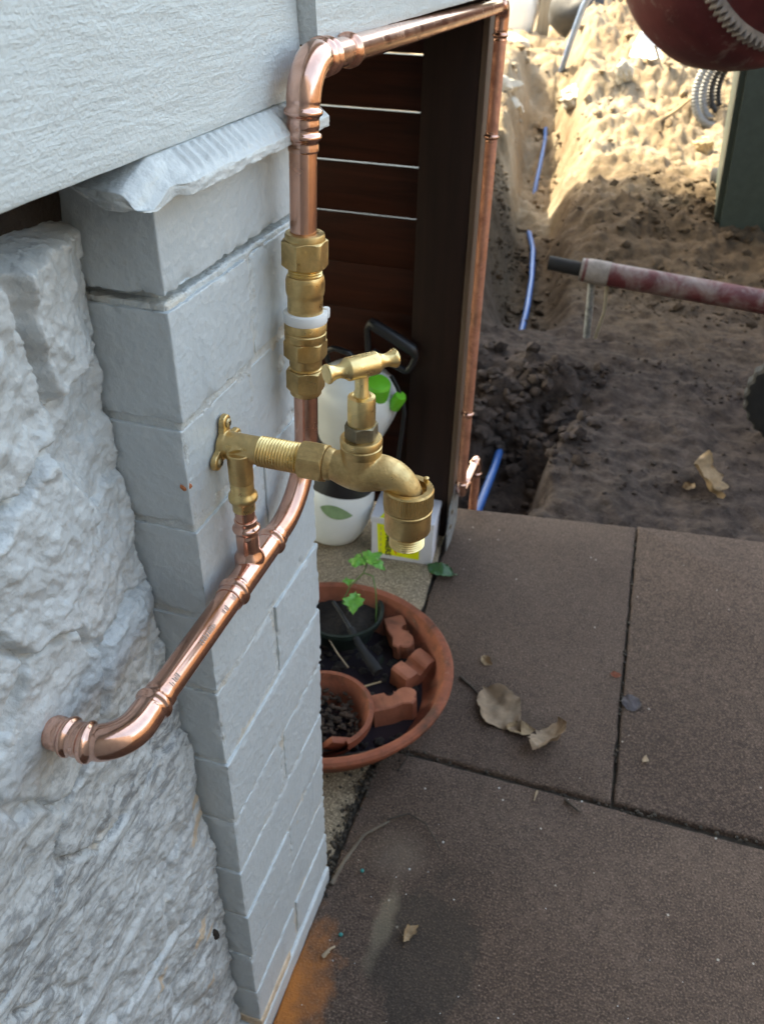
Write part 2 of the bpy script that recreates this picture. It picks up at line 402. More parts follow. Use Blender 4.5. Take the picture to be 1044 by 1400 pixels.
def hexr(af):
    def md(a, r, z):
        if r < 0: return -r
        b = (a % (math.pi / 3)) - math.pi / 6
        return min(r, af / 2 / math.cos(b))
    return md
def hexnut(h0, h1, af, org, axis, phase=0, n=60, cham=.0016, collar=None):
    """chamfered hex: round chamfer circles at both ends"""
    R_ = af / 2 / math.cos(math.pi / 6)
    prof = [(af / 2 * .93, h0), (af / 2 * .99, h0), (R_, h0 + cham), (R_, h1 - cham), (af / 2 * .99, h1), (af / 2 * .93, h1)]
    # extra rings so that the arcs of the chamfer show
    pr = [prof[0], prof[1]]
    for k in range(1, 6): pr.append((af / 2 * .99 + (R_ - af / 2 * .99) * k / 5, h0 + cham * k / 5))
    for k in range(5, -1, -1): pr.append((af / 2 * .99 + (R_ - af / 2 * .99) * k / 5, h1 - cham * k / 5))
    pr.append(prof[-1])
    return lathe(pr, org, axis, n, hexr(af), phase=phase)
def thread(h0, h1, r, depth, pitch, steps=None):
    pr = []; h = h0
    while h < h1 - pitch * .5:
        pr += [(r - depth, h), (r - depth * .85, h + pitch * .12), (r, h + pitch * .42), (r, h + pitch * .58), (r - depth * .85, h + pitch * .88)]; h += pitch
    pr.append((r - depth, h)); return pr
def arc(p0, corner, p1, n=10):
    """quadratic-like circular bend from p0 to p1 tangent at corner"""
    p0, c, p1 = map(lambda q: np.array(q, float), (p0, corner, p1)); out = []
    for i in range(n + 1):
        t = i / n; a = t * math.pi / 2
        out.append(c + (p0 - c) * (1 - math.sin(a)) + (p1 - c) * (1 - math.cos(a)))
    return out
def line(p0, p1, n=2):
    p0 = np.array(p0, float); p1 = np.array(p1, float); return [p0 + (p1 - p0) * i / (n - 1) for i in range(n)]
def resample(path, step):
    p = np.asarray(path, float); d = np.r_[0, np.cumsum(np.linalg.norm(np.diff(p, axis=0), axis=1))]
    s = np.arange(0, d[-1] + step * .5, step); s[-1] = d[-1]
    return np.stack([np.interp(s, d, p[:, k]) for k in range(3)], 1), s, d[-1]
def grid_faces(nu, nv, flip=False):
    f = []
    for i in range(nu - 1):
        for j in range(nv - 1):
            q = (i * nv + j, i * nv + j + 1, (i + 1) * nv + j + 1, (i + 1) * nv + j)
            f.append(q[::-1] if flip else q)
    return f

# ================================================================== GROUND
def trench_x(y): return -.144 - .145 * (y - 2.9)
def terrain(x, y):
    x = np.asarray(x, float); y = np.asarray(y, float)
    z = -.035 + .012 * fbm(x, y, 3, seed=1) + .008 * fbm(x, y, 14, oct=3, seed=5)
    wy = y + .22 * fbm(x, y, 1.1, seed=9)
    xc = trench_x(y); e = .035 * fbm(x, y, 5, seed=21)
    rgt = sm(.08, .30, x - xc + e); lft = sm(.08, .24, -(x - xc) + e)
    z = z + rgt * (.19 * sm(2.75, 4.0, wy)) + rgt * .52 * sm(4.1, 7.0, wy)
    z = z + lft * (.21 * sm(2.2, 2.9, wy) + .14 * sm(3.9, 5.0, wy) + .12 * sm(5.2, 6.2, wy))
    tr = (1 - sm(.07, .17, np.abs(x - xc + e))) * sm(2.4, 2.85, y) * (1 - sm(5.6, 6.6, y))
    z = z - tr * .13
    z = z + (1 - rgt) * (1 - lft) * .45 * sm(5.0, 7.0, y)
    z = z + .07 * sm(3.9, 4.8, y) * fbm(x * .7 + y * .4, y - x * .3, 2.3, oct=2, seed=91)
    # pit beside the paving
    xr = .075 + (y - 1.27) * .13
    pit = sm(-.33, -.24, x + e * .6) * (1 - sm(-.03, .04, x - xr + e * 1.6)) * (1 - sm(1.50, 2.12, y + e * 5))
    z = z - .25 * pit * sm(1.1, 1.28, y + 0 * x)
    z = z + .035 * sm(1.55, 1.8, y) * (1 - sm(2.1, 2.4, y)) * (1 - sm(.10, .2, x)) * (.6 + fbm(x, y, 11, oct=4, seed=45, gain=.6) * 1.6)
    # clods and lumps
    am = .017 + .024 * sm(2.9, 3.6, y) + .022 * sm(4.0, 4.6, y)
    lump = fbm(x * .8 + y * .5, y * .9 - x * .5, 6.0, oct=6, seed=31, gain=.62)
    z = z + am * lump * 1.5 + am * .9 * np.abs(fbm(x, y, 15, oct=3, seed=41))
    z = z - .09 * (1 - sm(1.16, 1.24, y))
    return z
def axis_pts(segs):
    out = [segs[0][0]]
    for a, b, st0, st1 in segs:
        p = a
        while p < b - 1e-6:
            t = (p - a) / (b - a); p = min(b, p + st0 + (st1 - st0) * t); out.append(p)
    return np.array(out)
gx = axis_pts([(-200, -12, 60, 2), (-12, -2.2, 1, .08), (-2.2, -.6, .06, .02), (-.6, 1.1, .013, .013), (1.1, 3.0, .03, .1), (3, 12, .2, 1.5), (12, 200, 4, 60)])
gy = axis_pts([(-60, -3, 20, 1), (-3, 1.1, .6, .1), (1.1, 2.6, .011, .013), (2.6, 7.2, .015, .03), (7.2, 12, .06, .5), (12, 300, 1.5, 80)])
GX, GY = np.meshgrid(gx, gy, indexing='ij')
GZ = terrain(GX, GY)
far = sm(9, 14, np.abs(GX)) ; GZ = GZ * (1 - far) + (-.02) * far
GZ = np.where(GY < 1.0, -.12, GZ)
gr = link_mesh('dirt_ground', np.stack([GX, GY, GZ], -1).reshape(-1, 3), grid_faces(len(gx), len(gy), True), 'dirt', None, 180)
tag(gr, 'bare brown soil with a trench and a pale sunlit spoil heap', kind='structure')

# paving: concrete slabs with open joints
pav = bpy.data.objects.new('pavement', None); C.objects.link(pav); pav['kind'] = 'structure'; pav['label'] = 'grey brown concrete paving slabs beside the pillar'
def slab(poly, top=0.0, seed=0):
    """poly: 4 corners counter-clockwise; rough edged slab with dense rim"""
    p = np.array(poly, float); pts = []
    for i in range(4):
        a, b = p[i], p[(i + 1) % 4]; nseg = max(2, int(np.linalg.norm(b - a) / .012)); d = (b - a) / np.linalg.norm(b - a); nrm = np.array([d[1], -d[0]])
        for k in range(nseg):
            q = a + (b - a) * k / nseg
            pts.append(q + nrm * .0022 * float(fbm(q[0] + seed, q[1], 40, oct=3, seed=3)))
    o = np.array(pts); n = len(o); c = o.mean(0)
    def inset(dd):
        nx = np.roll(o, -1, 0) - np.roll(o, 1, 0); nn = np.stack([-nx[:, 1], nx[:, 0]], 1); nn /= np.linalg.norm(nn, axis=1)[:, None] + 1e-9
        return o + nn * dd
    lay = [np.c_[o, np.full(n, top - .06)], np.c_[o, np.full(n, top - .005)], np.c_[inset(.0015), np.full(n, top - .0015)], np.c_[inset(.005), np.full(n, top)]]
    v = np.concatenate(lay); f = []
    for l in range(3):
        for i in range(n):
            k = (i + 1) % n; f.append((l * n + i, l * n + k, (l + 1) * n + k, (l + 1) * n + i))
    f.append(tuple(3 * n + i for i in range(n)))
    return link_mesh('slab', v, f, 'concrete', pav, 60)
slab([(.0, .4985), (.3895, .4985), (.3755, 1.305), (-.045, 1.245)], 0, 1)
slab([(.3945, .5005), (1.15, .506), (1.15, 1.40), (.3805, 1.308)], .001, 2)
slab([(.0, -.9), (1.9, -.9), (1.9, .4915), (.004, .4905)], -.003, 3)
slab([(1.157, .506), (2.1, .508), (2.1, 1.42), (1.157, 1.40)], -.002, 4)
jb = box((1.0, .25, -.035), (2.2, 2.2, .05)); 
link_mesh('joint_bed', *box((1.02, .17, -.036), (2.16, 2.14, .05)), 'joint_dirt', pav, 0)
# hairline crack in the right slab
st = thing('footing', 'rough pale concrete footing strip along the wall beside the bowl', 'footing', (-.2, .6, 0)); st['kind'] = 'structure'; del st['category']
xs_ = np.linspace(-1.6, -.006, 70); ys_ = np.linspace(.10, 1.22, 80); A, B = np.meshgrid(xs_, ys_, indexing='ij')
A = A + np.where(A > -.10, (.003 * fbm(B, B * 0, 25, seed=12) - .060 * np.maximum(0, B - .5)), 0) * sm(-.10, -.03, A)
Zs = -.004 + .004 * fbm(A, B, 12, seed=8) + .004 * fbm(A, B, 40, seed=18) + .006 * sm(.35, .95, B) 
link_mesh('footing_top', np.stack([A, B, Zs], -1).reshape(-1, 3), grid_faces(70, 80, True), 'concrete_strip', st, 60)

# ================================================================== HOUSE
# ---- brick pillar
pil = thing('brick_pillar', 'pale grey painted brick pillar carrying the copper pipe and brass tap', 'pillar', (-.06, .115, 0))
def lin_dense(a, b, step):
    L = b - a; e = [0, .0006, .0014, .0026, .0045]
    k = max(2, int((L - .009) / step)); mid = list(np.linspace(.0045, L - .0045, k + 1))[1:-1]
    return a + np.array(e + mid + [L - q for q in e[::-1]])
def rough_brick(x0, x1, y0, y1, z0, z1, seed, rr=.0022, rough=.0006, chip=.0016, st=.0045):
    lo = np.array([x0, y0, z0]); hi = np.array([x1, y1, z1])
    X_ = lin_dense(x0, x1, st); Y_ = lin_dense(y0, y1, st); Z_ = lin_dense(z0, z1, st)
    V = []; F = []; n = 0
    def face(P, flip):
        nonlocal n
        a, b = P.shape[:2]; V.append(P.reshape(-1, 3)); F.extend([tuple(i + n for i in q) for q in grid_faces(a, b, flip)]); n += a * b
    def gr(ax, val, U, W, flip):
        a, b = np.meshgrid(U, W, indexing='ij'); P = np.zeros(a.shape + (3,)); o = [k for k in range(3) if k != ax]
        P[..., ax] = val; P[..., o[0]] = a; P[..., o[1]] = b; face(P, flip)
    gr(0, x1, Y_, Z_, True); gr(1, y0, X_, Z_, True); gr(2, z1, X_, Y_, True); gr(2, z0, X_, Y_, False); gr(1, y1, X_, Z_, False)
    v = np.concatenate(V)
    inner = np.clip(v, lo + rr, hi - rr); d = v - inner; L = np.linalg.norm(d, axis=1)[:, None] + 1e-9
    nn = d / L; v = inner + nn * rr
    edge = np.clip(1 - (np.sort(np.minimum(v - lo, hi - v), axis=1)[:, 1]) / .007, 0, 1)
    q = fbm(v[:, 0] + seed, v[:, 1], 55, v[:, 2], 4, 3); q2 = fbm(v[:, 0] + seed, v[:, 1], 130, v[:, 2], 3, 13); q3 = fbm(v[:, 0] + seed, v[:, 1], 15, v[:, 2], 2, 23)
    v = v + nn * (rough * q + .0003 * q3 - edge * chip * np.clip(.05 + q2 * 1.5 + q * 1.3, 0, 2))[:, None]
    return v, F
def weld(v, f, d=1e-5):
    key = {}; idx = np.zeros(len(v), int); out = []
    for i, p in enumerate(np.round(v / d).astype(np.int64)):
        k = (p[0], p[1], p[2]); j = key.get(k)
        if j is None: j = key[k] = len(out); out.append(v[i])
        idx[i] = j
    return np.array(out), [tuple(idx[i] for i in q) for q in f]
ZJ = [1.0545 - .0857 * k for k in range(0, 13)]   # joint centres, first is the top of the top course
ZJ = [1.040, .969, .881, .796, .7085, .624, .532, .4445, .360, .277, .194, .111, .034]
for k in range(12):
    zt, zb = ZJ[k] - (.0033 if k != 1 else .0065), ZJ[k + 1] + (.0033 if k != 0 else .0040)
    if k % 2 == 1: spans = [(0, .1145), (.1215, .2315)]
    else: spans = [(0, .2315)]
    if k in (4, 8): spans = [(0, .2300)]
    for (a, b) in spans:
        jx = .0012 * math.sin(k * 2.3 + a * 20); jy = .001 * math.sin(k * 3.1)
        v, f = rough_brick(-.115, jx, a + jy, b, zb, zt, k * 7.7 + a * 50, .0010, .0004, .0024, .003)
        v, f = weld(v, f)
        link_mesh('brick', v, f, 'paint_brick', pil, 55)
# mortar core with a slightly lumpy skin, recessed
v, f = rough_brick(-.113, -.012, .012, .2285, .955, 1.052, 4, .002, .0009, .0); v, f = weld(v, f); link_mesh('mortar', v, f, 'paint_mortar', pil, 60)
v, f = rough_brick(-.113, -.0017, .0022, .2285, .0, .962, 3, .002, .0009, .0)
v, f = weld(v, f); link_mesh('mortar', v, f, 'paint_mortar', pil, 60)
# loose mortar bed in the cracked top joint
v, f = rough_brick(-.110, -.0014, .0020, .2285, .9600, .9672, 31, .0022, .0016, .004); v, f = weld(v, f)
link_mesh('mortar_bed', v, f, 'paint_mortar', pil, 60)
# bare strip where the paint is off near the foot, painted plinth lip
v, f = rough_brick(-.10, .0026, -.0015, .092, .0280, .0455, 41, .0025, .0009, .003); v, f = weld(v, f)
link_mesh('bare_course', v, f, 'bare_brick', pil, 60)
v, f = rough_brick(-.11, .0035, -.006, .2335, -.03, .0275, 51, .004, .0008, .001); v, f = weld(v, f)
link_mesh('plinth', v, f, 'paint_brick', pil, 60)
# small chip showing the red brick at the arris
v, f = lathe([(.0001, .0012), (.0022, .0009), (.0038, 0), (.0036, -.002)], (-.0035, .0012, .8315), (.5, -.86, 0), 14, lambda a, r, z: r * (1 + .35 * math.sin(3 * a + 1) + .2 * math.sin(5 * a)))
link_mesh('paint_chip', v, f, 'chip', pil, 40)

# ---- grooved capping tile on the pillar
def capping():
    v, f = rough_brick(-.062, .0215, -.034, .2335, 1.0285, 1.0560, 77, .0012, .0003, .0008, .0016)
    v, f = weld(v, f); x, y, z = v.T.copy(); t = np.clip((z - 1.0285) / .0275, 0, 1)
    g = (y - .020) / .0205; fr = g - np.floor(g); on = sm(.016, .024, y) * (1 - sm(.196, .204, y))
    loop = (sm(.02, .14, fr) * (1 - sm(.20, .32, fr)) + sm(.46, .58, fr) * (1 - sm(.66, .78, fr)))
    band = sm(.0035, .0065, x) * (1 - sm(.0165, .0195, x)); tipb = (1 - sm(.0135, .0165, np.abs(x - .011) * 2.2))
    lump = .0007 * fbm(x, y, 60, seed=81) + .0005 * fbm(x, y, 200, seed=82)
    zt = 1.0556 - .80 * np.maximum(0, x - .0030) - .42 * np.maximum(0, -y - .004) + .0030 * loop * band * on + .6 * lump * sm(.0, .008, x)
    frn = sm(.012, -.006, y) if False else 1 - sm(-.004, .014, y)
    zb = 1.0335 + .0009 * fbm(x, y, 60, seed=83) + frn * (.0135 * sm(.006, .052, -x) + .0030 * fbm(x, y, 45, seed=84)) + .004 * (1 - frn) * sm(0, .03, -x)
    z2 = zb + t * np.maximum(.0012, zt - zb)
    y2 = y + frn * (.010 * sm(.004, .05, -x) + .003 * fbm(x, z, 60, seed=85))
    x2 = x + .0006 * fbm(y, z, 70, seed=86) * (x > .015) - .006 * sm(.006, .02, x) * frn
    link_mesh('capping_tile', np.stack([x2, y2, z2], 1), f, 'paint_cap', pil, 70)
capping()

# ---- rough stone wall, one height field cut into its stones
stw = thing('stone_wall', 'rough rock faced stone wall coated in pale grey paint', 'wall', (-.1, -.4, 0))
ZK = np.array([-.05, .14, .37, .61, .79, .95, 1.03, 1.1]); XK = np.array([-.026, -.027, -.024, -.042, -.052, -.057, -.051, -.05])
seeds = np.array([(-.040, .975, .016), (-.125, .955, .010), (-.020, .900, -.006), (-.105, .850, .012), (-.030, .790, .004), (-.045, .700, .010), (-.135, .735, .006), (-.01, .62, .002), (-.10, .62, .008), (-.05, .53, .004), (-.17, .56, .006), (-.03, .42, .006), (-.12, .43, .004), (-.05, .31, .005), (-.16, .30, .008), (-.02, .21, .003), (-.10, .18, .006), (-.05, .07, .004), (-.17, .06, .006),
                  (-.23, .93, .01), (-.25, .80, .008), (-.24, .66, .01), (-.27, .5, .006), (-.26, .35, .01), (-.27, .17, .006), (-.38, .9, .01), (-.40, .7, .006), (-.38, .45, .01), (-.4, .2, .01), (-.55, .85, .008), (-.56, .6, .01), (-.55, .3, .008), (-.72, .8, .01), (-.75, .5, .006), (-.72, .2, .01)])
yy_ = np.concatenate([np.arange(-.85, -.34, .006), np.arange(-.34, -.0005, .00165), [0.0, .004]]); zz_ = np.arange(-.06, 1.0405, .00185)
YY, ZZ = np.meshgrid(yy_, zz_, indexing='ij')
wy_ = YY + .020 * fbm(YY, ZZ, 13, seed=51) + .006 * fbm(YY, ZZ, 50, seed=52); wz_ = ZZ + .018 * fbm(YY, ZZ, 13, seed=53) + .006 * fbm(YY, ZZ, 50, seed=54)
d = np.sqrt(((wy_[..., None] - seeds[:, 0]) * 1.0) ** 2 + ((wz_[..., None] - seeds[:, 1]) * 1.15) ** 2)
cid = d.argmin(-1); ds = np.sort(d, -1); gap = ds[..., 1] - ds[..., 0]
hs = seeds[:, 2][cid]
base = np.interp(ZZ, ZK, XK); near = sm(0, .13, -YY)
base = base * (1 - near) + (-.036) * near
face = sm(0, .013, gap)
H_ = base + (hs * .75 - .001) * face * sm(-.002, .035, -YY) - .004 * (1 - face) * sm(.50, .62, ZZ)
rdg = 1 - np.abs(fbm(YY, ZZ, 60, seed=67, oct=4, gain=.6)) * 2; H_ += .0010 * rdg
H_ += (.0044) * fbm(YY, ZZ, 17, seed=61, oct=3) + (.0015 + .0017 * sm(.60, .80, ZZ)) * fbm(YY, ZZ, 70, seed=62, oct=4, gain=.62) + .0034 * np.abs(fbm(YY, ZZ, 32, seed=63, oct=3)) + .0007 * fbm(YY, ZZ, 230, seed=64, oct=2)
# facets of the split face
fac = fbm(YY + .4 * ZZ, ZZ - .3 * YY, 30, seed=66, oct=2); H_ += .0040 * (np.round(fac * 4) / 4)
# smooth raised pointing ribbons in the lower half
for zr, wd, yA in ((.572, .0085, -.050), (.448, .0070, -.078), (.36, .006, -.06), (.255, .006, -.05)):
    zc = zr + .004 * fbm(YY, YY * 0, 12, seed=int(zr * 100)) + .02 * (YY + .06) * 0
    rb = (1 - sm(wd * .55, wd, np.abs(ZZ - zc))) * sm(0, .03, yA - YY)
    H_ = H_ * (1 - rb) + rb * (base + .0055 + .0006 * fbm(YY, ZZ, 60, seed=70))
crk = (.0035 + .0035 * np.clip(fbm(ZZ, ZZ * 0, 22, seed=76) + .35 * fbm(ZZ, ZZ * 0, 90, seed=77), -.6, 1)); H_ -= .022 * (1 - sm(crk * .45, crk * 1.1, -YY))
# hollow where the copper stub leaves the wall
hol = 1 - sm(.013, .030, np.hypot(YY + .153, ZZ - .735)); H_ = H_ * (1 - hol) + (-.0285 + .0008 * fbm(YY, ZZ, 150, seed=72)) * hol
# undercut at the top below the board
H_ -= .055 * sm(1.008, 1.028, ZZ + .006 * fbm(YY, ZZ, 30, seed=73))
H_ = np.minimum(H_, -.02 + .02 * sm(.02, .12, -YY))
H_[-2:, :] -= .004
P_ = np.stack([H_, YY, ZZ], -1).reshape(-1, 3); nz = len(zz_)
quads = np.array(grid_faces(len(yy_), nz, True)); qc = cid.reshape(-1)[quads[:, 0]]
vis = P_[quads[:, 0], 1] > -.35
for s in range(len(seeds)):
    qs = quads[qc == s]
    if len(qs) == 0: continue
    u, inv = np.unique(qs, return_inverse=True)
    link_mesh('stone', P_[u], inv.reshape(qs.shape), 'paint_stone', stw, 180)
link_mesh('wall_core', *box((-.33, -.42, .48), (.42, .86, 1.08)), 'cavity_shade', stw, 0)
v, f = rough_brick(-.24, -.060, -.85, -.0012, .985, 1.056, 61, .003, .003, .003, .012); v, f = weld(v, f); link_mesh('cavity_shade_fill', v, f, 'cavity_shade', stw, 60)  # solid dark block painted as the shade below the board
# dark lump whose colour stands for the shade in a small stone hole
_peb = {}
def pebble(loc, size, seed, mat, parent=None, name='pebble', sub=2, amp=.35, flat=1.0):
    key = (seed % 24 if mat is None else seed, sub, amp)
    if key not in _peb:
        bm = bmesh.new(); bmesh.ops.create_icosphere(bm, subdivisions=sub, radius=1); v = np.array([q.co[:] for q in bm.verts])
        for i, q in enumerate(bm.verts): q.index = i
        f = [tuple(q.index for q in p.verts) for p in bm.faces]; bm.free()
        q_ = fbm(v[:, 0] + key[0] * 3.7, v[:, 1], 1.3, v[:, 2], 4, key[0], .6)
        _peb[key] = (v * (1 + amp * q_)[:, None], f)
    v, f = _peb[key]; v = v * np.array(size)
    a = seed * 1.7; c_, s_ = math.cos(a), math.sin(a)
    v = np.stack([v[:, 0] * c_ - v[:, 1] * s_, v[:, 0] * s_ + v[:, 1] * c_, v[:, 2]], 1) + np.array(loc)
    return link_mesh(name, v, f, mat, parent, 50) if mat else (v, f)
pebble((-.0255, -.028, .277), (.0045, .0065, .0095), 3, 'cavity_shade', stw, 'socket')

# ---- weatherboard house above
hs_ = thing('weatherboard_house', 'pale blue grey painted weatherboard wall above the stone and pillar', 'house', (-1.5, 0, 1.05))
def board(y0, y1, z0, z1, xb, seed, name='weatherboard', t=.02):
    ys = np.concatenate([[y0], np.arange(y0 + .004, y1 - .003, .012), [y1]]); prof = [(-t, z0 + .001), (-.0025, z0), (-.0006, z0 + .0008), (0, z0 + .003)]
    for q in np.linspace(.02, 1, 12): prof.append((-.010 * q, z0 + .003 + (z1 - z0 - .003) * q))
    prof.append((-t - .01, z1)); V = []
    for y in ys:
        for x, z in prof: V.append((xb + x, y, z))
    v = np.array(V); v[:, 0] += .0007 * fbm(v[:, 1] * .35 + seed, v[:, 2], 28, seed=3) + .0010 * fbm(v[:, 1] + seed, v[:, 2], 6, seed=5)
    v[:, 2] += .0006 * fbm(v[:, 1], v[:, 1] * 0 + seed, 20, seed=8) * (v[:, 2] < z0 + .004)
    nr = len(prof); f = grid_faces(len(ys), nr, True); f += [tuple(range(nr - 1, -1, -1)), tuple((len(ys) - 1) * nr + j for j in range(nr))]
    return link_mesh(name, v, f, 'paint_board', hs_, 40)
z = 1.0555; k = 0
while z < 2.9:
    board(-1.6, .222, z, z + .19, .0045 if k == 0 else .005, k * 3.3); k += 1; z += .178
z = 1.0890; k = 0
while z < 2.9:
    if k % 2 == 0:
        board(.2235, .4005, z, z + .19, .0165, k * 5.1 + 1); board(.4025, 1.10, z, z + .19, .0160, k * 5.1 + 2)
    else: board(.2235, 1.10, z, z + .19, .0165, k * 5.1 + 1)
    k += 1; z += .178
link_mesh('wall_core', *box((-.10, -.25, 2.0), (.16, 2.68, 1.82)), 'dark_under', hs_, 0)
link_mesh('end_wall', *box((-2.6, 1.06, 2.02), (4.9, .06, 1.8)), 'soffit', hs_, 0)
link_mesh('floor', *box((-2.3, -.25, 1.16), (4.5, 2.6, .12)), 'dark_under', hs_, 0)
# unseen slabs added to shade the foreground, far end skewed to set the shadow edge
def shade_roof_slab(name, x0, x1, y0, z0, z1, mat, grow=0.0):
    ye = lambda x: 5.5 - .52 * (x + 3.0) + grow
    xy = [(x0 - grow, y0 - grow), (x1 + grow, y0 - grow), (x1 + grow, ye(x1)), (x0 - grow, ye(x0))]
    link_mesh(name, *prism(xy, z0, z1), mat, hs_, 0)
shade_roof_slab('soffit', -5.8, .38, -3.4, 2.995, 3.045, 'soffit'); shade_roof_slab('shade_roof', -5.8, .38, -3.4, 3.055, 3.18, 'shade_roof_iron', .05)
# unseen wall added behind the camera to darken the pillar's left face
mb = MB(); mb.add(*box((1.6, -1.25, 1.55), (5.4, .1, 3.1))); mb.build('shade_wall', 'shade_wall_paint', hs_, 0)

# ---- slatted underfloor screen
scr = thing('slatted_screen', 'dark stained horizontal timber slat screen under the house', 'screen', (-.5, 1.145, 0))
gaps = [1.0755, .983, .8925, .800, .7065, .612, .518, .424, .33, .236, .142, .048]
for i in range(len(gaps) - 1):
    zt, zb = gaps[i] - .0017, gaps[i + 1] + .0017
    if i == 4: zb -= .0035
    if i >= 5: zb -= .0030
    v, f = box((-.53 + .0007 * i, 1.145 + .0012 * math.sin(i * 2.1), (zt + zb) / 2), (.775, .019, zt - zb), None, .0018)
    link_mesh('slat', v, f, 'wood_slat', scr, 40)
link_mesh('upright', *box((-.55, 1.175, .53), (.07, .035, 1.06), None, .002), 'wood_post', scr, 30)

# ---- corner post
pst = thing('timber_post', 'dark brown square timber post standing on a galvanised bracket', 'post', (-.09, 1.14, 0))
link_mesh('shaft', *box((-.0898, 1.1425, .552), (.0975, .098, 1.07), None, .003), 'wood_post', pst, 40)
link_mesh('edge_batten', *box((-.0352, 1.1265, .58), (.0106, .062, 1.02), None, .0015), 'wood_batten', pst, 40)
yz = [(1.058, .004), (1.056, .060), (1.066, .112), (1.118, .150), (1.150, .120), (1.148, .030), (1.10, .004)]
o = np.array(yz); nn_ = len(o); v = np.concatenate([np.c_[np.full(nn_, -.0295), o], np.c_[np.full(nn_, -.0265), o]])
f = [tuple(range(nn_ - 1, -1, -1)), tuple(nn_ + i for i in range(nn_))] + [(i, (i + 1) % nn_, nn_ + (i + 1) % nn_, nn_ + i) for i in range(nn_)]
brk = link_mesh('bracket', v, f, 'galv', pst, 0)
for (y, z) in ((1.078, .060), (1.086, .095)):
    link_mesh('bolt', *lathe([(.0055, 0), (.0055, .002), (.003, .003)], (-.0266, y, z), (1, 0, 0), 12), 'brass_dark', brk, 30)

# ================================================================== COPPER PIPEWORK
cop = thing('copper_pipework', 'copper water pipe with press fittings running along and up the pillar', 'pipe', (.021, 0, .73))
RP = .0103
def pipe(path, name='pipe', r=RP, mat='copper', step=.004, n=28, par=None):
    p, s, L = resample(path, step); return link_mesh(name, *tube(p, r, n), mat, par or cop, 40)
def fitting(path, beads, r=RP, name='elbow', mat='copper_bright', thick=.0010, bh=.0019, bw=.0022, swell=None, par=None, n=32):
    p, s, L = resample(path, .0008)
    rad = np.full(len(s), r + thick)
    for b in beads:
        bb = b if b >= 0 else L + b
        rad += bh * np.exp(-((s - bb) / bw) ** 4)
        rad -= .0005 * np.exp(-((s - bb - .0045) / .0016) ** 2) + .0005 * np.exp(-((s - bb + .0045) / .0016) ** 2)
    if swell: rad += swell * sm(.0, .35, s / L) * (1 - sm(.65, 1, s / L))
    rad[0] -= .0006; rad[-1] -= .0006
    return link_mesh(name, *tube(p, rad, n), mat, par or cop, 50)
XP, ZP = .021, .735
pipe(line((-.055, -.153, ZP), (-.006, -.153, ZP), 3), 'pipe_stub')
e1 = line((-.0275, -.153, ZP), (-.004, -.153, ZP), 8) + arc((-.004, -.153, ZP), (XP, -.153, ZP), (XP, -.127, ZP), 14) + line((XP, -.127, ZP), (XP, -.1005, ZP), 8)[1:]
fitting(e1, [.0125, .0260, -.0105], name='elbow', swell=.0006)
pipe(line((XP, -.11, ZP), (XP, .02, ZP), 3))
bend = line((XP, .07, ZP), (XP, .098, ZP), 4) + arc((XP, .098, ZP), (XP, .1635, ZP), (XP + .0005, .1635, .800), 22) + line((XP + .0005, .1635, .800), (.0222, .1640, .845), 4)[1:]
pipe(bend, 'pipe_bend')
pipe(line((.0242, .1650, .96), (.0264, .1662, 1.045), 3), 'pipe_riser')
def fit_radius(s_, L_, beads, r, bh=.0020, bw=.0022):
    rad = np.full(len(s_), r + .0010)
    for b_ in beads:
        bb = b_ if b_ >= 0 else L_ + b_
        rad += bh * np.exp(-((s_ - bb) / bw) ** 4) - .0005 * np.exp(-((s_ - bb - .0045) / .0016) ** 2) - .0005 * np.exp(-((s_ - bb + .0045) / .0016) ** 2)
    return rad
mb = MB()
p_, s_, L_ = resample(line((XP, -.0005, ZP), (XP, .090, ZP), 30), .0008); mb.add(*tube(p_, fit_radius(s_, L_, [.0105, -.0105], RP), 48))
p_, s_, L_ = resample(line((XP - .0025, .0440, ZP + .001), (XP - .0030, .0440, .7815), 12), .0008); mb.add(*tube(p_, fit_radius(s_, L_, [-.0085], .0080) + .0030 * (1 - sm(.008, .017, s_)), 40))
o = link_mesh('tee', np.concatenate(mb.v), mb.f, 'copper_bright', cop, 180)
r_ = o.modifiers.new('remesh', 'REMESH'); r_.mode = 'VOXEL'; r_.voxel_size = .0005; r_.use_smooth_shade = True
q_ = o.modifiers.new('smooth', 'SMOOTH'); q_.iterations = 5; q_.factor = .5
pipe(line((XP - .003, .0440, .772), (XP - .0035, .0445, .803), 3), 'pipe_branch', r=.0078)
e2 = line((.0262, .1660, 1.0275), (.0269, .1664, 1.0560), 10) + arc((.0269, .1664, 1.0560), (.0274, .1666, 1.0845), (.0268, .1950, 1.0845), 16) + line((.0268, .1950, 1.0845), (.0262, .2260, 1.0835), 10)[1:]
fitting(e2, [.0105, .0265, -.0085, -.0215], name='elbow', swell=.0010, mat='copper_bright')
RE = (-.0095, 1.072, 1.0655)
run = line((.0262, .222, 1.0835), RE, 6); pipe(run, 'pipe_run', step=.02)
fitting(line((.0247, .262, 1.0826), (.0242, .276, 1.0822), 6), [.007], name='clip', thick=.0006, bh=.0022, bw=.004, mat='copper')
e3 = line((-.0085, 1.040, 1.0659), RE, 5) + arc(RE, (-.0098, 1.0905, 1.0652), (-.0105, 1.0905, 1.045), 8) + line((-.0105, 1.0905, 1.045), (-.0108, 1.0905, 1.015), 5)[1:]
fitting(e3, [.008, -.008], name='elbow', mat='copper')
pipe(line((-.0105, 1.0905, 1.02), (-.0115, 1.0905, .17), 4), 'pipe_downpipe', step=.05, mat='copper_dull')
for zc in (.872, .342):
    fitting(line((-.0112, 1.0905, zc - .008), (-.0112, 1.0905, zc + .008), 6), [.008], name='clip', thick=.0004, bh=.0025, bw=.003, mat='copper')
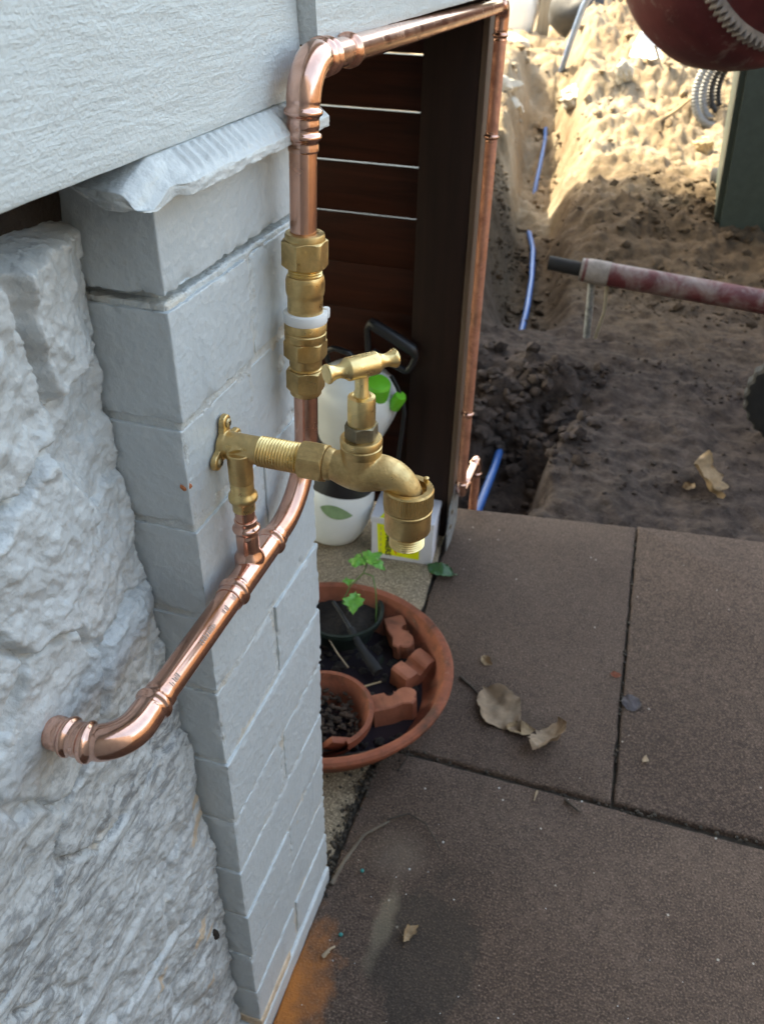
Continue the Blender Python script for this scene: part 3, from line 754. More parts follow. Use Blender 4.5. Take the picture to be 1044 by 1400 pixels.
e4 = line((-.0115, 1.0905, .178), (-.0115, 1.0905, .162), 5) + arc((-.0115, 1.0905, .162), (-.0115, 1.0905, .138), (-.0115, 1.115, .138), 8) + line((-.0115, 1.115, .138), (-.0115, 1.150, .138), 5)[1:]
fitting(e4, [.007, -.008], name='elbow')
pipe(line((-.0115, 1.14, .138), (-.0112, 1.25, .138), 3), 'pipe', step=.03, mat='copper_bright')
e5 = line((-.0115, 1.222, .138), (-.0112, 1.245, .138), 5) + arc((-.0112, 1.245, .138), (-.0112, 1.268, .138), (-.0112, 1.268, .115), 8) + line((-.0112, 1.268, .115), (-.0112, 1.268, .085), 5)[1:]
fitting(e5, [.007, -.008], name='elbow')
pipe(line((-.0112, 1.268, .11), (-.012, 1.27, -.32), 3), 'pipe', step=.06, mat='copper_dull')
# faint grey print marks on the lower pipe: rows of short bars that cannot be read
mb = MB(); rnd = random.Random(4)
for (ya, yb) in ((-.0985, -.089), (-.057, -.036), (-.022, -.0135), (-.006, -.002)):
    y = ya
    while y < yb:
        wv = rnd.choice((.0007, .0010, .0013)); a0 = R(36 + rnd.uniform(-2, 2)); a1 = R(60 + rnd.uniform(-9, 2)); V = []; rr = RP + .00006
        for i in range(5):
            a = a0 + (a1 - a0) * i / 4
            for yv in (y, y + wv): V.append((XP + rr * math.cos(a), yv, ZP + rr * math.sin(a)))
        mb.add(V, [(2 * i, 2 * i + 1, 2 * i + 3, 2 * i + 2) for i in range(4)]); y += wv + rnd.choice((.0006, .0009, .0016))
mb.build('print_mark', 'ink_grey', cop, 0)['kind'] = 'stuff'

# ---- brass check valve on the riser
val = bpy.data.objects.new('check_valve', None); C.objects.link(val); val.location = (.0232, .1645, .90); adopt(val, cop)
val.matrix_parent_inverse = Matrix.Translation(Vector(cop.location)).inverted()
val['label'] = 'brass double check valve with hex nuts and a white plastic ring'
AX = np.array([.0053, .0032, .23]); AX /= np.linalg.norm(AX)
def vz(z): return np.array([.0213, .1636, .800]) + AX * (z - .800)
def vpart(name, prof, z0, mat, n=40, mod=None, ph=0): 
    o = link_mesh(name, *lathe([(r, h - z0) for r, h in prof], vz(z0), AX, n, mod, phase=ph), mat, None, 38)
    o.parent = val; o.matrix_parent_inverse = Matrix.Translation(Vector((.0232, .1645, .90))).inverted(); return o
def vhex(name, h0, h1, af, mat, ph):
    o = link_mesh(name, *hexnut(0, h1 - h0, af, vz(h0), AX, ph), mat, None, 25)
    o.parent = val; o.matrix_parent_inverse = Matrix.Translation(Vector((.0232, .1645, .90))).inverted(); return o
vhex('hex_nut', .9435, .9645, .0325, 'brass', .45)
vpart('nut_collar', [(.0155, .9640), (.0155, .9680), (.0148, .9695), (.0118, .9700), (.0106, .9690)], .9640, 'brass', 40)
vpart('thread', [(.0125, .9365)] + thread(.9365, .9440, .0136, .0010, .0019), .9365, 'brass_bright')
vpart('body', [(.0100, .9020), (.0140, .9022), (.0143, .9050), (.0143, .9180), (.0143, .9200), (.0150, .9215), (.0155, .9240), (.0156, .9320), (.0150, .9350), (.0142, .9368), (.0120, .9372)], .902, 'brass', 48, lambda a, r, z: r if r < .0149 else max(.0146, min(r, .0149 / math.cos((a % (math.pi / 3)) - math.pi / 6))))
vpart('plastic_ring', [(.0140, .8985), (.0176, .8988), (.0180, .9000), (.0180, .9058), (.0176, .9068), (.0140, .9072)], .8985, 'white_plastic', 44)
lug = vpart('ring_lug', [(.0026, .8990), (.0030, .9000), (.0030, .9064), (.0026, .9074)], .8990, 'white_plastic', 12)
lug.location = (.0135, .0120, .0)
vpart('lower_body', [(.0120, .8830), (.0168, .8834), (.0172, .8850), (.0172, .8895), (.0166, .8902), (.0166, .8912), (.0174, .8920), (.0174, .8970), (.0168, .8984), (.0130, .8985)], .883, 'brass', 48)
vhex('hex_body', .8680, .8832, .0322, 'brass', .45)
vpart('neck', [(.0100, .8540), (.0134, .8600), (.0136, .8618), (.0136, .8670), (.0140, .8685), (.0110, .8690)], .854, 'brass')
vpart('thread', [(.0115, .8555)] + thread(.8555, .8612, .0132, .0009, .0015), .8555, 'brass_bright')
vhex('hex_nut', .8385, .8572, .0288, 'brass', .62)
vpart('nut_collar', [(.0106, .8335), (.0126, .8337), (.0134, .8350), (.0134, .8392), (.0120, .8395)], .8335, 'brass')

# ================================================================== BRASS TAP
tap = thing('brass_tap', 'brass hose tap with T handle screwed to a wall plate', 'tap', (.06, .051, .841))
TY, TZ = .051, .8413
wp = bpy.data.objects.new('wall_plate_elbow', None); C.objects.link(wp); wp.location = (.01, TY, TZ); adopt(wp, tap); wp.matrix_parent_inverse = Matrix.Translation(Vector(tap.location)).inverted()
WPI = Matrix.Translation(Vector((.01, TY, TZ))).inverted()
def wpart(name, vf, mat, smooth=35):
    o = link_mesh(name, vf[0], vf[1], mat, None, smooth); o.parent = wp; o.matrix_parent_inverse = WPI; return o
def cast(mb, name, mat, parent, voxel=.0006, it=6):
    o = link_mesh(name, np.concatenate(mb.v), mb.f, mat, None, 180)
    if parent is wp: o.parent = wp; o.matrix_parent_inverse = WPI
    else: adopt(o, parent)
    r_ = o.modifiers.new('remesh', 'REMESH'); r_.mode = 'VOXEL'; r_.voxel_size = voxel; r_.use_smooth_shade = True
    s_ = o.modifiers.new('smooth', 'SMOOTH'); s_.iterations = it; s_.factor = .5
    return o
# flange: three ears
ears = [(.0545, .8585), (.0365, .8340), (.0690, .8395)]
mb = MB()
for (y, z) in ears:
    mb.add(*lathe([(.0062, .0004), (.0065, .0015), (.0062, .0044), (.0045, .0052)], (0, y, z), (1, 0, 0), 24))
    mb.add(*tube(line((.0024, TY, TZ), (.0024, y, z), 4), [.0024] * 4, 14))
    dv = np.array([y - TY, z - TZ]); L = np.hypot(*dv); pv = np.array([-dv[1], dv[0]]) / L
    mb.add(*box(((.0022), (y + TY) / 2, (z + TZ) / 2), (.0046, L, .0108), __import__('mathutils').Euler((math.atan2(dv[1], dv[0]), 0, 0))))
mb.add(*lathe([(.0112, .0005), (.0112, .004), (.0104, .007)], (0, TY, TZ), (1, 0, 0), 32))
cast(mb, 'flange', 'brass', wp, .0005, 5)
for i, (y, z) in enumerate(ears):
    wpart('screw', lathe([(.0037, .0044), (.0037, .0058), (.0026, .0067), (.0012, .0069)], (0, y, z), (1, 0, 0), 20), 'screw')
    for a in (0.6, 0.6 + math.pi / 2):
        wpart('screw_slot', box((.0068, y, z), (.0004, .0040, .0007), __import__('mathutils').Euler((a + i, 0, 0))), 'ink_black', 0)
mb = MB()
mb.add(*tube(line((.002, TY, TZ), (.0325, TY, TZ), 8), .0107, 36)); mb.add(*tube(line((.0176, TY - .0070, TZ), (.0176, TY - .0068, .8160), 8), .0094, 32))
mb.add(*tube(line((.0150, TY, TZ), (.0176, TY - .007, TZ - .004), 3), .0100, 24))
cast(mb, 'elbow_body', 'brass', wp, .0006, 8)
wpart('socket', lathe([(.0078, .790), (.0088, .7905), (.0089, .7975), (.0094, .7985), (.0110, .8000), (.0114, .8022), (.0110, .8045), (.0097, .8060), (.0091, .8085), (.0091, .8160), (.0088, .8175)], (.0176, TY - .0068, 0), (0, 0, 1), 36), 'brass_bright', 50)
wpart('thread', lathe([(.0100, .0310)] + thread(.0310, .0660, .0117, .0011, .0023) + [(.0095, .0665)], (0, TY, TZ), (1, 0, 0), 44), 'brass_bright', 50)
def emboss(txt, size, r, org_x, ang0, name, flow='x', par=None):
    """raised lettering wrapped on the barrel (axis along x)"""
    cu = bpy.data.curves.new(name, 'FONT'); cu.body = txt; cu.size = size; cu.extrude = .00035; cu.resolution_u = 2; cu.space_character = 1.15
    t = bpy.data.objects.new(name, cu); C.objects.link(t); bpy.context.view_layer.update()
    me = bpy.data.meshes.new_from_object(t.evaluated_get(bpy.context.evaluated_depsgraph_get())); bpy.data.objects.remove(t)
    for q in me.vertices:
        x, y, z = q.co; a = ang0 + y / r; rr = r + .0002 + z
        q.co = (org_x + x, TY - rr * math.cos(a), TZ + rr * math.sin(a))
    me.materials.clear(); me.materials.append(M['brass_bright']); o = bpy.data.objects.new(name, me); C.objects.link(o); o.parent = wp; o.matrix_parent_inverse = WPI
emboss('DR BRASS', .0034, .0107, .0085, R(20), 'lettering')

mb = MB()   # cast body: neck, belly, spout and bonnet seat
pb = line((.0830, TY, TZ), (.0960, TY, TZ - .0004), 6) + [np.array(q) for q in ((.1040, TY, TZ - .0012), (.1120, TY, TZ - .0014), (.1200, TY, TZ + .0002), (.1275, TY, TZ + .0010), (.1340, TY, TZ - .0002), (.1395, TY, TZ - .0036), (.1435, TY, TZ - .0085), (.1458, TY, TZ - .0140), (.1465, TY, TZ - .0210), (.1465, TY, TZ - .0260))]
rb_ = [.0112, .0108, .0108, .0114, .0122, .0130, .0143, .0148, .0142, .0130, .0122, .0117, .0114, .0112, .0110, .0110]
pp, ss, LL = resample(pb, .0015); d0 = np.r_[0, np.cumsum(np.linalg.norm(np.diff(np.array(pb), axis=0), axis=1))]
mb.add(*tube(pp, np.interp(ss, d0, rb_), 36))
mb.add(*lathe([(.0150, -.004), (.0142, .006), (.0138, .0155)], (.1105, TY, TZ), (0, 0, 1), 36))
cast(mb, 'body', 'brass_cast', tap, .0007, 10)
o = link_mesh('inlet_hex', *hexnut(0, .0195, .0268, (.0648, TY, TZ), (1, 0, 0), .28, cham=.0020), 'brass_cast', tap, 25)
link_mesh('neck_ring', *lathe([(.011, 0), (.0122, .0005), (.0118, .004), (.0108, .006)], (.0842, TY, TZ), (1, 0, 0), 32), 'brass_cast', tap, 40)
T0 = (.1105, TY, 0)
link_mesh('bonnet_ring', *lathe([(.0120, .8555), (.0146, .8558), (.0149, .8570), (.0149, .8618), (.0143, .8624), (.0143, .8632), (.0151, .8640), (.0151, .8672), (.0143, .8686), (.0110, .8690)], T0, (0, 0, 1), 44), 'brass', tap, 35)
link_mesh('bonnet_hex', *hexnut(.8686, .8795, .0212, T0, (0, 0, 1), .35, cham=.0012), 'brass_dark', tap, 25)
link_mesh('bonnet', *lathe([(.0095, .8785), (.0098, .8795), (.0098, .8985), (.0094, .9000), (.0066, .9006), (.0060, .9000)], T0, (0, 0, 1), 36), 'brass_bright', tap, 35)
link_mesh('spindle', *lathe([(.0052, .8950), (.0052, .9040), (.0047, .9050), (.0047, .9200)], T0, (0, 0, 1), 28), 'brass_bright', tap, 35)
ha = R(49); hd = (math.cos(ha), math.sin(ha), 0)
hp = [(.0001, -.0272), (.0058, -.0270), (.0066, -.0262), (.0067, -.0252), (.0058, -.0235), (.0047, -.0205), (.0045, -.0180), (.0050, -.0155), (.0066, -.0125), (.0078, -.0112), (.0080, -.0104)]
hp = hp + [(r, -h) for r, h in hp[::-1]]
link_mesh('handle', *lathe(hp, (.1105, TY, .9225), hd, 36, caps=False), 'brass_bright', tap, 35)
S0 = (.1466, TY, 0)
nk = 64
link_mesh('knurled_ring', *lathe([(.0128, .8290), (.0128, .8340), (.0172, .8345), (.0181, .8332), (.01821, .8330), (.01821, .8195), (.0178, .8185), (.0150, .8182)][::-1], S0, (0, 0, 1), nk * 4, lambda a, r, z: r - (.0007 if (r == .01821 and int(round(a / (2 * math.pi) * nk * 4)) % 4 in (0, 1)) else 0)), 'brass', tap, 25)
link_mesh('outlet_collar', *lathe([(.0120, .7970), (.0164, .7972), (.0170, .7980), (.0172, .7990), (.0172, .8140), (.0177, .8146), (.0178, .8166), (.0172, .8174), (.0160, .8176), (.0160, .8190)], S0, (0, 0, 1), 48), 'brass', tap, 35)
link_mesh('outlet_thread', *lathe([(.0105, .7835)] + thread(.7835, .7972, .0132, .0009, .0019) + [(.0110, .7975)], S0, (0, 0, 1), 44), 'brass_bright', tap, 50)
link_mesh('grub_screw', *lathe([(.0020, 0), (.0020, .0034), (.0012, .0040)], (.1560, TY + .0120, .8335), (0, 0, 1), 14), 'brass', tap, 40)

# ================================================================== SPRAYER, CARTON, PLANTER
spr = thing('garden_sprayer', 'white and green pressure sprayer with black handle leaning beside the post', 'sprayer', (-.30, 1.045, 0))
SA = np.array([.062, .038, .40]); SA /= np.linalg.norm(SA); SO = np.array([-.300, 1.035, .004])
link_mesh('lower_tank', *lathe([(.025, 0), (.050, .003), (.066, .014), (.077, .036), (.084, .065), (.086, .10), (.083, .13), (.076, .150), (.060, .158)], SO, SA, 36), 'sprayer_white', spr, 40)
link_mesh('waist_band', *lathe([(.066, .140), (.078, .144), (.072, .19), (.066, .248), (.058, .254)], SO, SA, 36), 'black_plastic', spr, 40)
link_mesh('upper_tank', *lathe([(.052, .236), (.060, .244), (.076, .285), (.088, .325), (.0915, .345), (.089, .372), (.078, .398), (.056, .415), (.030, .424)], SO, SA, 40), 'sprayer_white', spr, 60)
t_ = SO + SA * .405
link_mesh('filler_cap', *lathe([(.024, -.02), (.025, 0), (.025, .024), (.021, .029), (.008, .031)], np.array([-.188, 1.030, .390]), (.25, -.35, 1), 44, lambda a, r, z: r - (.0018 if r > .027 and int(a / (2 * math.pi) * 44 + .5) % 4 < 2 else 0)), 'sprayer_green', spr, 30)
link_mesh('nozzle_socket', *lathe([(.013, -.01), (.014, .02), (.011, .028)], np.array([-.152, 1.045, .362]), (.5, -.3, 1), 20), 'sprayer_green', spr, 30)
hpth = [(-.222, 1.085, .418), (-.226, 1.085, .455), (-.228, 1.085, .498), (-.220, 1.085, .510), (-.175, 1.083, .490), (-.130, 1.08, .468), (-.124, 1.08, .455), (-.132, 1.08, .432), (-.142, 1.08, .420), (-.175, 1.082, .432), (-.215, 1.085, .452)]
p_, s_, L_ = resample(hpth, .006); rr_ = .007 + .0055 * (sm(.085, .10, s_) * (1 - sm(.19, .21, s_)))
link_mesh('handle', *tube(p_, rr_, 14), 'black_plastic', spr, 50)
p_, s_, L_ = resample([(-.31, 1.09, .40), (-.318, 1.08, .435), (-.295, 1.07, .452), (-.262, 1.07, .446), (-.245, 1.075, .425)], .006); link_mesh('carry_loop', *tube(p_, .006, 12), 'black_plastic', spr, 60)
p_, s_, L_ = resample([(-.165, 1.05, .42), (-.150, 1.045, .40), (-.138, 1.045, .37), (-.133, 1.045, .345), (-.138, 1.05, .30), (-.15, 1.06, .2), (-.17, 1.07, .1), (-.2, 1.06, .012)], .008); link_mesh('hose', *tube(p_, .0045, 12), 'black_rubber', spr, 60)
# leaf emblem on the lower tank
V = []; nl = 12
for i in range(nl + 1):
    t = i / nl; wv = .030 * math.sin(math.pi * t) ** .8 * (1 - .35 * t)
    for s in (-1, 1):
        ang = -1.02 + (t - .5) * .9; h = .118 + s * wv * .62 - .010 * t
        U = np.cross([1., 0, 0], SA); U /= np.linalg.norm(U); W = np.cross(SA, U)
        rr = np.interp(h, [.036, .065, .10, .13, .15], [.077, .084, .086, .083, .076]) + .0012
        dirv = np.array([math.cos(-math.pi / 2 + ang + 1.35), math.sin(-math.pi / 2 + ang + 1.35), 0]); dirv = dirv - (dirv @ SA) * SA; dirv /= np.linalg.norm(dirv)
        V.append(SO + SA * h + dirv * rr)
link_mesh('leaf_emblem', np.array(V), [(2 * i, 2 * i + 2, 2 * i + 3, 2 * i + 1) for i in range(nl)], 'leaf_logo', spr, 60)

ctn = thing('cardboard_carton', 'small white carton with a fluorescent yellow label by the post', 'box', (-.118, 1.04, .002))
CR = __import__('mathutils').Euler((0, 0, R(5)))
def cpt(x, y, z): 
    q = CR.to_matrix() @ Vector((x, y, 0)); return np.array([-.118 + q.x, 1.043 + q.y, z])
CW, CD, CH = .136, .100, .112
def cbox(c, s, bev): 
    v, f = box((0, 0, 0), s, None, bev); v = v @ np.array(CR.to_matrix()).T + cpt(c[0], c[1], c[2]); return v, f
link_mesh('carton_body', *cbox((0, 0, .003 + .096 / 2), (CW, CD, .096), .0015), 'carton', ctn, 30)
link_mesh('carton_lid', *cbox((0, 0, .1065), (CW + .004, CD + .004, .0145), .002), 'carton', ctn, 30)
yf = -CD / 2 - .0006
def cquad(name, pts, mat): link_mesh(name, np.array([cpt(*p) for p in pts]), [tuple(range(len(pts)))], mat, ctn, 0)
cquad('label_front', [(-.052, yf, .016), (.040, yf, .013), (.040, yf, .094), (-.056, yf, .0965)], 'label_yellow')
cquad('label_top', [(-.050, -CD / 2 - .0026, .1142), (-.012, -CD / 2 - .0026, .1142), (-.016, -.006, .11440), (-.036, -.002, .11440)], 'label_yellow')
def ctext(txt, size, x, z, mat, name, bold=0.0, shear=0):
    cu = bpy.data.curves.new(name, 'FONT'); cu.body = txt; cu.size = size; cu.offset = bold; cu.shear = shear; cu.resolution_u = 2
    t = bpy.data.objects.new(name, cu); C.objects.link(t); bpy.context.view_layer.update()
    me = bpy.data.meshes.new_from_object(t.evaluated_get(bpy.context.evaluated_depsgraph_get())); bpy.data.objects.remove(t)
    for q in me.vertices: q.co = Vector(cpt(x + q.co.y, yf - .0004, z - q.co.x))     # reads downwards
    me.materials.clear(); me.materials.append(M[mat]); o = bpy.data.objects.new(name, me); C.objects.link(o); adopt(o, ctn)
ctext('PLUMBERS', .0175, -.0355, .094, 'ink_black', 'label_lettering', .0006)
mb = MB(); rnd = random.Random(9)
p_, s_, L_ = resample([cpt(-.013 + .003 * math.sin(i * 1.9), yf - .0003, .088 - i * .0038) for i in range(19)], .0015); mb.add(*tube(p_, .0011, 6)); mb.build('label_script', 'ink_red', ctn, 0)
for i in range(5):
    z0 = .090 - i * .015; cquad('label_small_print', [(-.0475, yf - .0003, z0), (-.0460, yf - .0003, z0), (-.0460, yf - .0003, z0 - .010), (-.0475, yf - .0003, z0 - .010)], 'ink_grey')

BX, BY, BR = -.125, .562, .222
bowl = thing('planter_bowl', 'wide shallow terracotta coloured planter bowl behind the pillar', 'planter', (BX, BY, 0))
prof = [(.150, .004), (.158, .004), (.175, .012), (.203, .050), (.212, .074), (.219, .078), (.224, .083), (.2245, .089), (.221, .0935), (.215, .0945), (.2085, .092), (.205, .084), (.196, .056), (.165, .018), (.10, .012), (.001, .012)]
link_mesh('bowl_shell', *lathe(prof, (BX, BY, 0), (0, 0, 1), 96, caps=False), 'terracotta', bowl, 40)
wa = lathe([(.001, .0285), (.172, .0285)], (BX, BY, 0), (0, 0, 1), 48, caps=False); link_mesh('water', wa[0], wa[1], 'puddle', bowl, 0)
# wet soil and leaf litter in the bowl
mb = MB(); rnd = random.Random(12)
for i in range(420):
    a = rnd.uniform(0, 6.283); rr = .175 * math.sqrt(rnd.random()); x, y = BX + rr * math.cos(a), BY + rr * math.sin(a)
    if x > BX + .06 and abs(y - BY) < .10 and rnd.random() < .75: continue
    s = rnd.uniform(.003, .012); mb.add(*pebble((x, y, .026 + rnd.uniform(0, .008)), (s, s * rnd.uniform(.4, 1), s * .6), i, None, sub=1))
so_ = mb.build('wet_soil', 'soil_black', None, 40); tag(so_, 'wet black soil and litter lying in the terracotta bowl', 'soil', kind='stuff')

def pot(name, label, cx, cy, r, h, mat, tilt=None, base=.02):
    t = thing(name, label, 'pot', (cx, cy, base))
    pr = [(r * .72, base), (r * .74, base), (r * .93, base + h * .80), (r * 1.0, base + h * .82), (r * 1.02, base + h), (r * .95, base + h), (r * .90, base + h * .8), (r * .88, base + h * .72), (.001, base + h * .70)]
    link_mesh('pot_wall', *lathe(pr[:7] + [(r * .70, base + .01), (.001, base + .008)], (cx, cy, 0), (0, 0, 1), 56, caps=False), mat, t, 40)
    return t, base + h * .70
gp, zt = pot('nursery_pot', 'small dark green plastic nursery pot of soil in the bowl', -.150, .716, .078, .062, 'green_pot')
V, F = lathe([(.068, zt - .004), (.05, zt + .001), (.03, zt + .004), (.001, zt + .003)], (-.150, .716, 0), (0, 0, 1), 40, caps=False); V[:, 2] += .005 * fbm(V[:, 0], V[:, 1], 70, seed=3)
link_mesh('potting_soil', V, F, 'soil_black', gp, 60)
# broken terracotta pot: a sector of the rim missing
tp = thing('terracotta_pot', 'broken old terracotta pot filled with dark litter in the bowl', 'pot', (-.098, .468, .02))
V, F = lathe([(.062, .022), (.080, .060), (.086, .064), (.088, .082), (.080, .083), (.074, .060), (.055, .028), (.001, .026)], (-.098, .468, 0), (0, 0, 1), 72, caps=False)
keep = []
for q in F:
    c_ = np.mean([V[i] for i in q], 0); a = math.degrees(math.atan2(c_[1] - .468, c_[0] + .098)) % 360
    if c_[2] > .045 and 285 < a < 322: continue
    keep.append(q)
link_mesh('pot_wall', V, keep, 'terracotta', tp, 40)
mb = MB(); rnd = random.Random(5)
for i in range(260):
    a = rnd.uniform(0, 6.283); rr = .068 * math.sqrt(rnd.random()); s = rnd.uniform(.003, .008)
    mb.add(*pebble((-.098 + rr * math.cos(a), .468 + rr * math.sin(a), .050 + rnd.uniform(-.004, .010)), (s, s * .6, s * .4), i + 50, None, sub=1))
mb.build('litter', 'litter_brown', tp, 40)['kind'] = 'stuff'
link_mesh('shard', *box((-.050, .425, .060), (.05, .012, .03), __import__('mathutils').Euler((.4, .5, .7)), .003), 'terracotta', tp, 40)

def pot_foot(label, loc, rotz, side, tilt=0.0):
    """wavy terracotta pot foot: block, notch and round lobe, 36 mm thick"""
    o = []
    o += [(-.034, -.016), (-.034, .014), (-.030, .017), (-.012, .017)]
    for i in range(7): a = math.pi - math.pi * i / 6; o.append((-.004 + .008 * math.cos(a), .017 - .010 * math.sin(a) * 1.0))
    for i in range(9): a = R(150) - R(200) * i / 8; o.append((.020 + .016 * math.cos(a), .006 + .014 * math.sin(a)))
    o += [(.032, -.010), (.024, -.016), (.010, -.012), (-.004, -.016)]
    v, f = prism(np.array(o) * 1.18, -.020, .020, .0022)
    if side: v = np.stack([v[:, 0], -v[:, 2], v[:, 1]], 1)      # stands with the wave upwards
    e = __import__('mathutils').Euler((tilt, tilt * .6, rotz)); v = v @ np.array(e.to_matrix()).T + np.array(loc)
    ob = link_mesh('pot_foot', v, f, 'terracotta_pale', None, 35); tag(ob, label, 'pot foot', 'terracotta pot feet in the bowl'); return ob
pot_foot('terracotta pot foot nearest the green nursery pot, lying on its side', (-.034, .706, .050), R(-58), False, .12)
pot_foot('middle terracotta pot foot with two rounded ridges facing up', (.016, .636, .046), R(62), True, .05)
pot_foot('terracotta pot foot nearest the camera, lying flat in the water', (.008, .540, .047), R(32), False, -.08)
# trowel handle
tr = thing('garden_trowel', 'black handled trowel lying across the planter bowl', 'trowel', (-.07, .65, .05))
p_, s_, L_ = resample([(-.118, .668, .082), (-.085, .640, .064), (-.043, .607, .050)], .004); link_mesh('grip', *tube(p_, .0068 + .0035 * sm(.03, .09, s_), 14), 'black_rubber', tr, 60)
p_, s_, L_ = resample([(-.165, .705, .105), (-.14, .686, .094), (-.112, .663, .080)], .005); link_mesh('shank', *tube(p_, .0036, 10), 'black_plastic', tr, 60)

def leaf_shape(pts, fold=.2, curl=.3, nu=11, seed=0, thick=.0006, wav=.30):
    """half-width profile along the blade, both edges waved differently, curled, with real thickness"""
    n = 34; V = []
    prof = np.array(pts, float); sk = .10 * math.sin(seed * 2.1)
    for i in range(n + 1):
        t = i / n; w0 = np.interp(t, prof[:, 0], prof[:, 1])
        for j in range(nu):
            s = -1 + 2 * j / (nu - 1); side = 0 if s < 0 else 1
            wv = w0 * (1 + wav * float(fbm(t * 1.0 + side * 7.3 + seed * 3.1, .5, 5.5, oct=3, seed=seed)))
            x = t - .5; y = wv * s + sk * math.sin(t * 3.0)
            rib = .010 * math.cos((t * 9 + abs(s) * 2.4) * 2 * math.pi / 1.5) * abs(s) * min(1, w0 * 5)
            z = fold * abs(s) ** 1.3 * wv + curl * (x * x) + .10 * float(fbm(x + seed, y, 4, oct=3, seed=seed)) + rib + .10 * s * math.sin(t * 4 + seed)
            V.append((x, y, z * 1.0))
    v = np.array(V); f = grid_faces(n + 1, nu, True); m_ = len(v)
    v2 = v.copy(); v2[:, 2] -= thick * 12
    f2 = [tuple(i + m_ for i in q[::-1]) for q in f]
    rim = [i * nu for i in range(n + 1)] + [n * nu + j for j in range(1, nu)] + [i * nu + nu - 1 for i in range(n - 1, -1, -1)] + [j for j in range(nu - 2, 0, -1)]
    f3 = [(rim[i], rim[(i + 1) % len(rim)], rim[(i + 1) % len(rim)] + m_, rim[i] + m_) for i in range(len(rim))]
    return np.concatenate([v, v2]), f + f2 + f3
OVAL = [(0, .005), (.1, .12), (.3, .23), (.5, .26), (.7, .22), (.88, .11), (1, .004)]
RAG = [(0, .012), (.06, .03), (.14, .17), (.25, .25), (.36, .30), (.46, .28), (.56, .31), (.68, .25), (.78, .17), (.86, .13), (.93, .06), (1, .004)]
MAPLE = [(0, .012), (.10, .02), (.18, .20), (.28, .17), (.38, .42), (.50, .30), (.60, .36), (.70, .18), (.82, .16), (1, .004)]
def put(vf, loc, size, rz, mat, name, tilt=(0, 0), parent=None):
    v, f = vf; e = __import__('mathutils').Euler((tilt[0], tilt[1], rz)); v = (v * size) @ np.array(e.to_matrix()).T
    v = v + np.array(loc); 
    return link_mesh(name, v, f, mat, parent, 60)
# seedling in the nursery pot
sd_ = thing('seedling', 'green seedling with toothed leaves arching over the planter bowl', 'plant', (-.135, .71, .06))
for pth in ([(-.165, .742, .062), (-.150, .758, .105), (-.125, .765, .140), (-.102, .752, .148), (-.090, .735, .125), (-.086, .728, .085), (-.085, .72, .05)], [(-.15, .735, .06), (-.135, .725, .10), (-.128, .715, .120)], [(-.125, .765, .140), (-.120, .775, .160)]):
    p_, s_, L_ = resample(pth, .004); link_mesh('stem', *tube(p_, .0013, 8), 'stem_green', sd_, 60)
for (loc, sz, rz, tl) in (((-.118, .782, .165), .052, R(40), (.3, -.2)), ((-.142, .772, .158), .040, R(170), (-.2, .2)), ((-.098, .772, .162), .035, R(-20), (.1, .3)), ((-.122, .702, .118), .050, R(-75), (.2, .5)), ((-.150, .745, .128), .030, R(120), (.3, .2))):
    put(leaf_shape(MAPLE, .25, -.3, 9, 3), loc, sz, rz, 'leaf_fresh', 'leaf', tl, sd_)

for i, (pts, lab) in enumerate([([(-.150, .640, .070), (-.125, .618, .062), (-.098, .600, .052)], 'pale straw lying over the rim of the terracotta pot'), ([(-.10, .560, .035), (-.06, .575, .040), (-.035, .60, .036)], 'brown straw between trowel and terracotta pot'), ([(-.06, .41, .04), (-.02, .43, .042), (.02, .46, .036)], 'dark stalk lying in the bowl below the pot feet')]):
    p_, s_, L_ = resample(pts, .004); tag(link_mesh('straw', *tube(p_, .0016, 8), ('straw', 'wood_plank', 'twig')[i], None, 60), lab, 'straw')
# ================================================================== LITTER ON THE PAVING
def one_leaf(name, label, cat, shape, loc, size, rz, mat, tilt=(0, 0), fold=.25, curl=.4, seed=1, group=None):
    o = put(leaf_shape(shape, fold, curl, 11, seed), (0, 0, 0), size, rz, mat, name, tilt)
    z0 = min(q.co.z for q in o.data.vertices)
    for q in o.data.vertices: q.co = q.co + Vector((loc[0], loc[1], loc[2] - z0 + .0006))
    return tag(o, label, cat, group)
one_leaf('green_leaf', 'dark green fallen leaf on the paving beside the carton', 'leaf', OVAL, (-.016, .983, 0), .072, R(-6), 'leaf_green', (.25, 0), .35, -.3, 2)
one_leaf('dry_leaf', 'large pale dry leaf lying on the slab nearest the bowl', 'leaf', RAG, (.184, .632, 0), .120, R(-42), 'leaf_dry', (.35, .1), .4, .25, 3, 'dry leaves on the paving')
one_leaf('dry_leaf', 'brown curled leaf right of the large pale one', 'leaf', RAG, (.270, .590, 0), .098, R(70), 'leaf_dry', (-.45, .15), .6, .6, 8, 'dry leaves on the paving')
one_leaf('dry_leaf', 'small folded brown leaf between the two larger dry leaves', 'leaf', OVAL, (.222, .600, 0), .055, R(20), 'leaf_tan', (.5, .2), .6, .3, 9, 'dry leaves on the paving')
one_leaf('yellow_leaf', 'small crumpled yellowish leaf on the slab right of the bowl', 'leaf', RAG, (.132, .748, 0), .028, R(-25), 'leaf_tan', (.4, .2), .7, .6, 5)
one_leaf('dark_leaf', 'round dark leaf flattened over the joint between slabs', 'leaf', [(0, .05), (.1, .28), (.3, .44), (.5, .48), (.7, .44), (.9, .28), (1, .05)], (.405, .726, .0012), .036, R(10), 'leaf_dark', (0, 0), .03, .02, 6)
one_leaf('curled_leaf', 'small curled tan leaf near the damp patch', 'leaf', OVAL, (.138, .186, -.003), .034, R(70), 'leaf_tan', (.5, .2), .8, .5, 7)
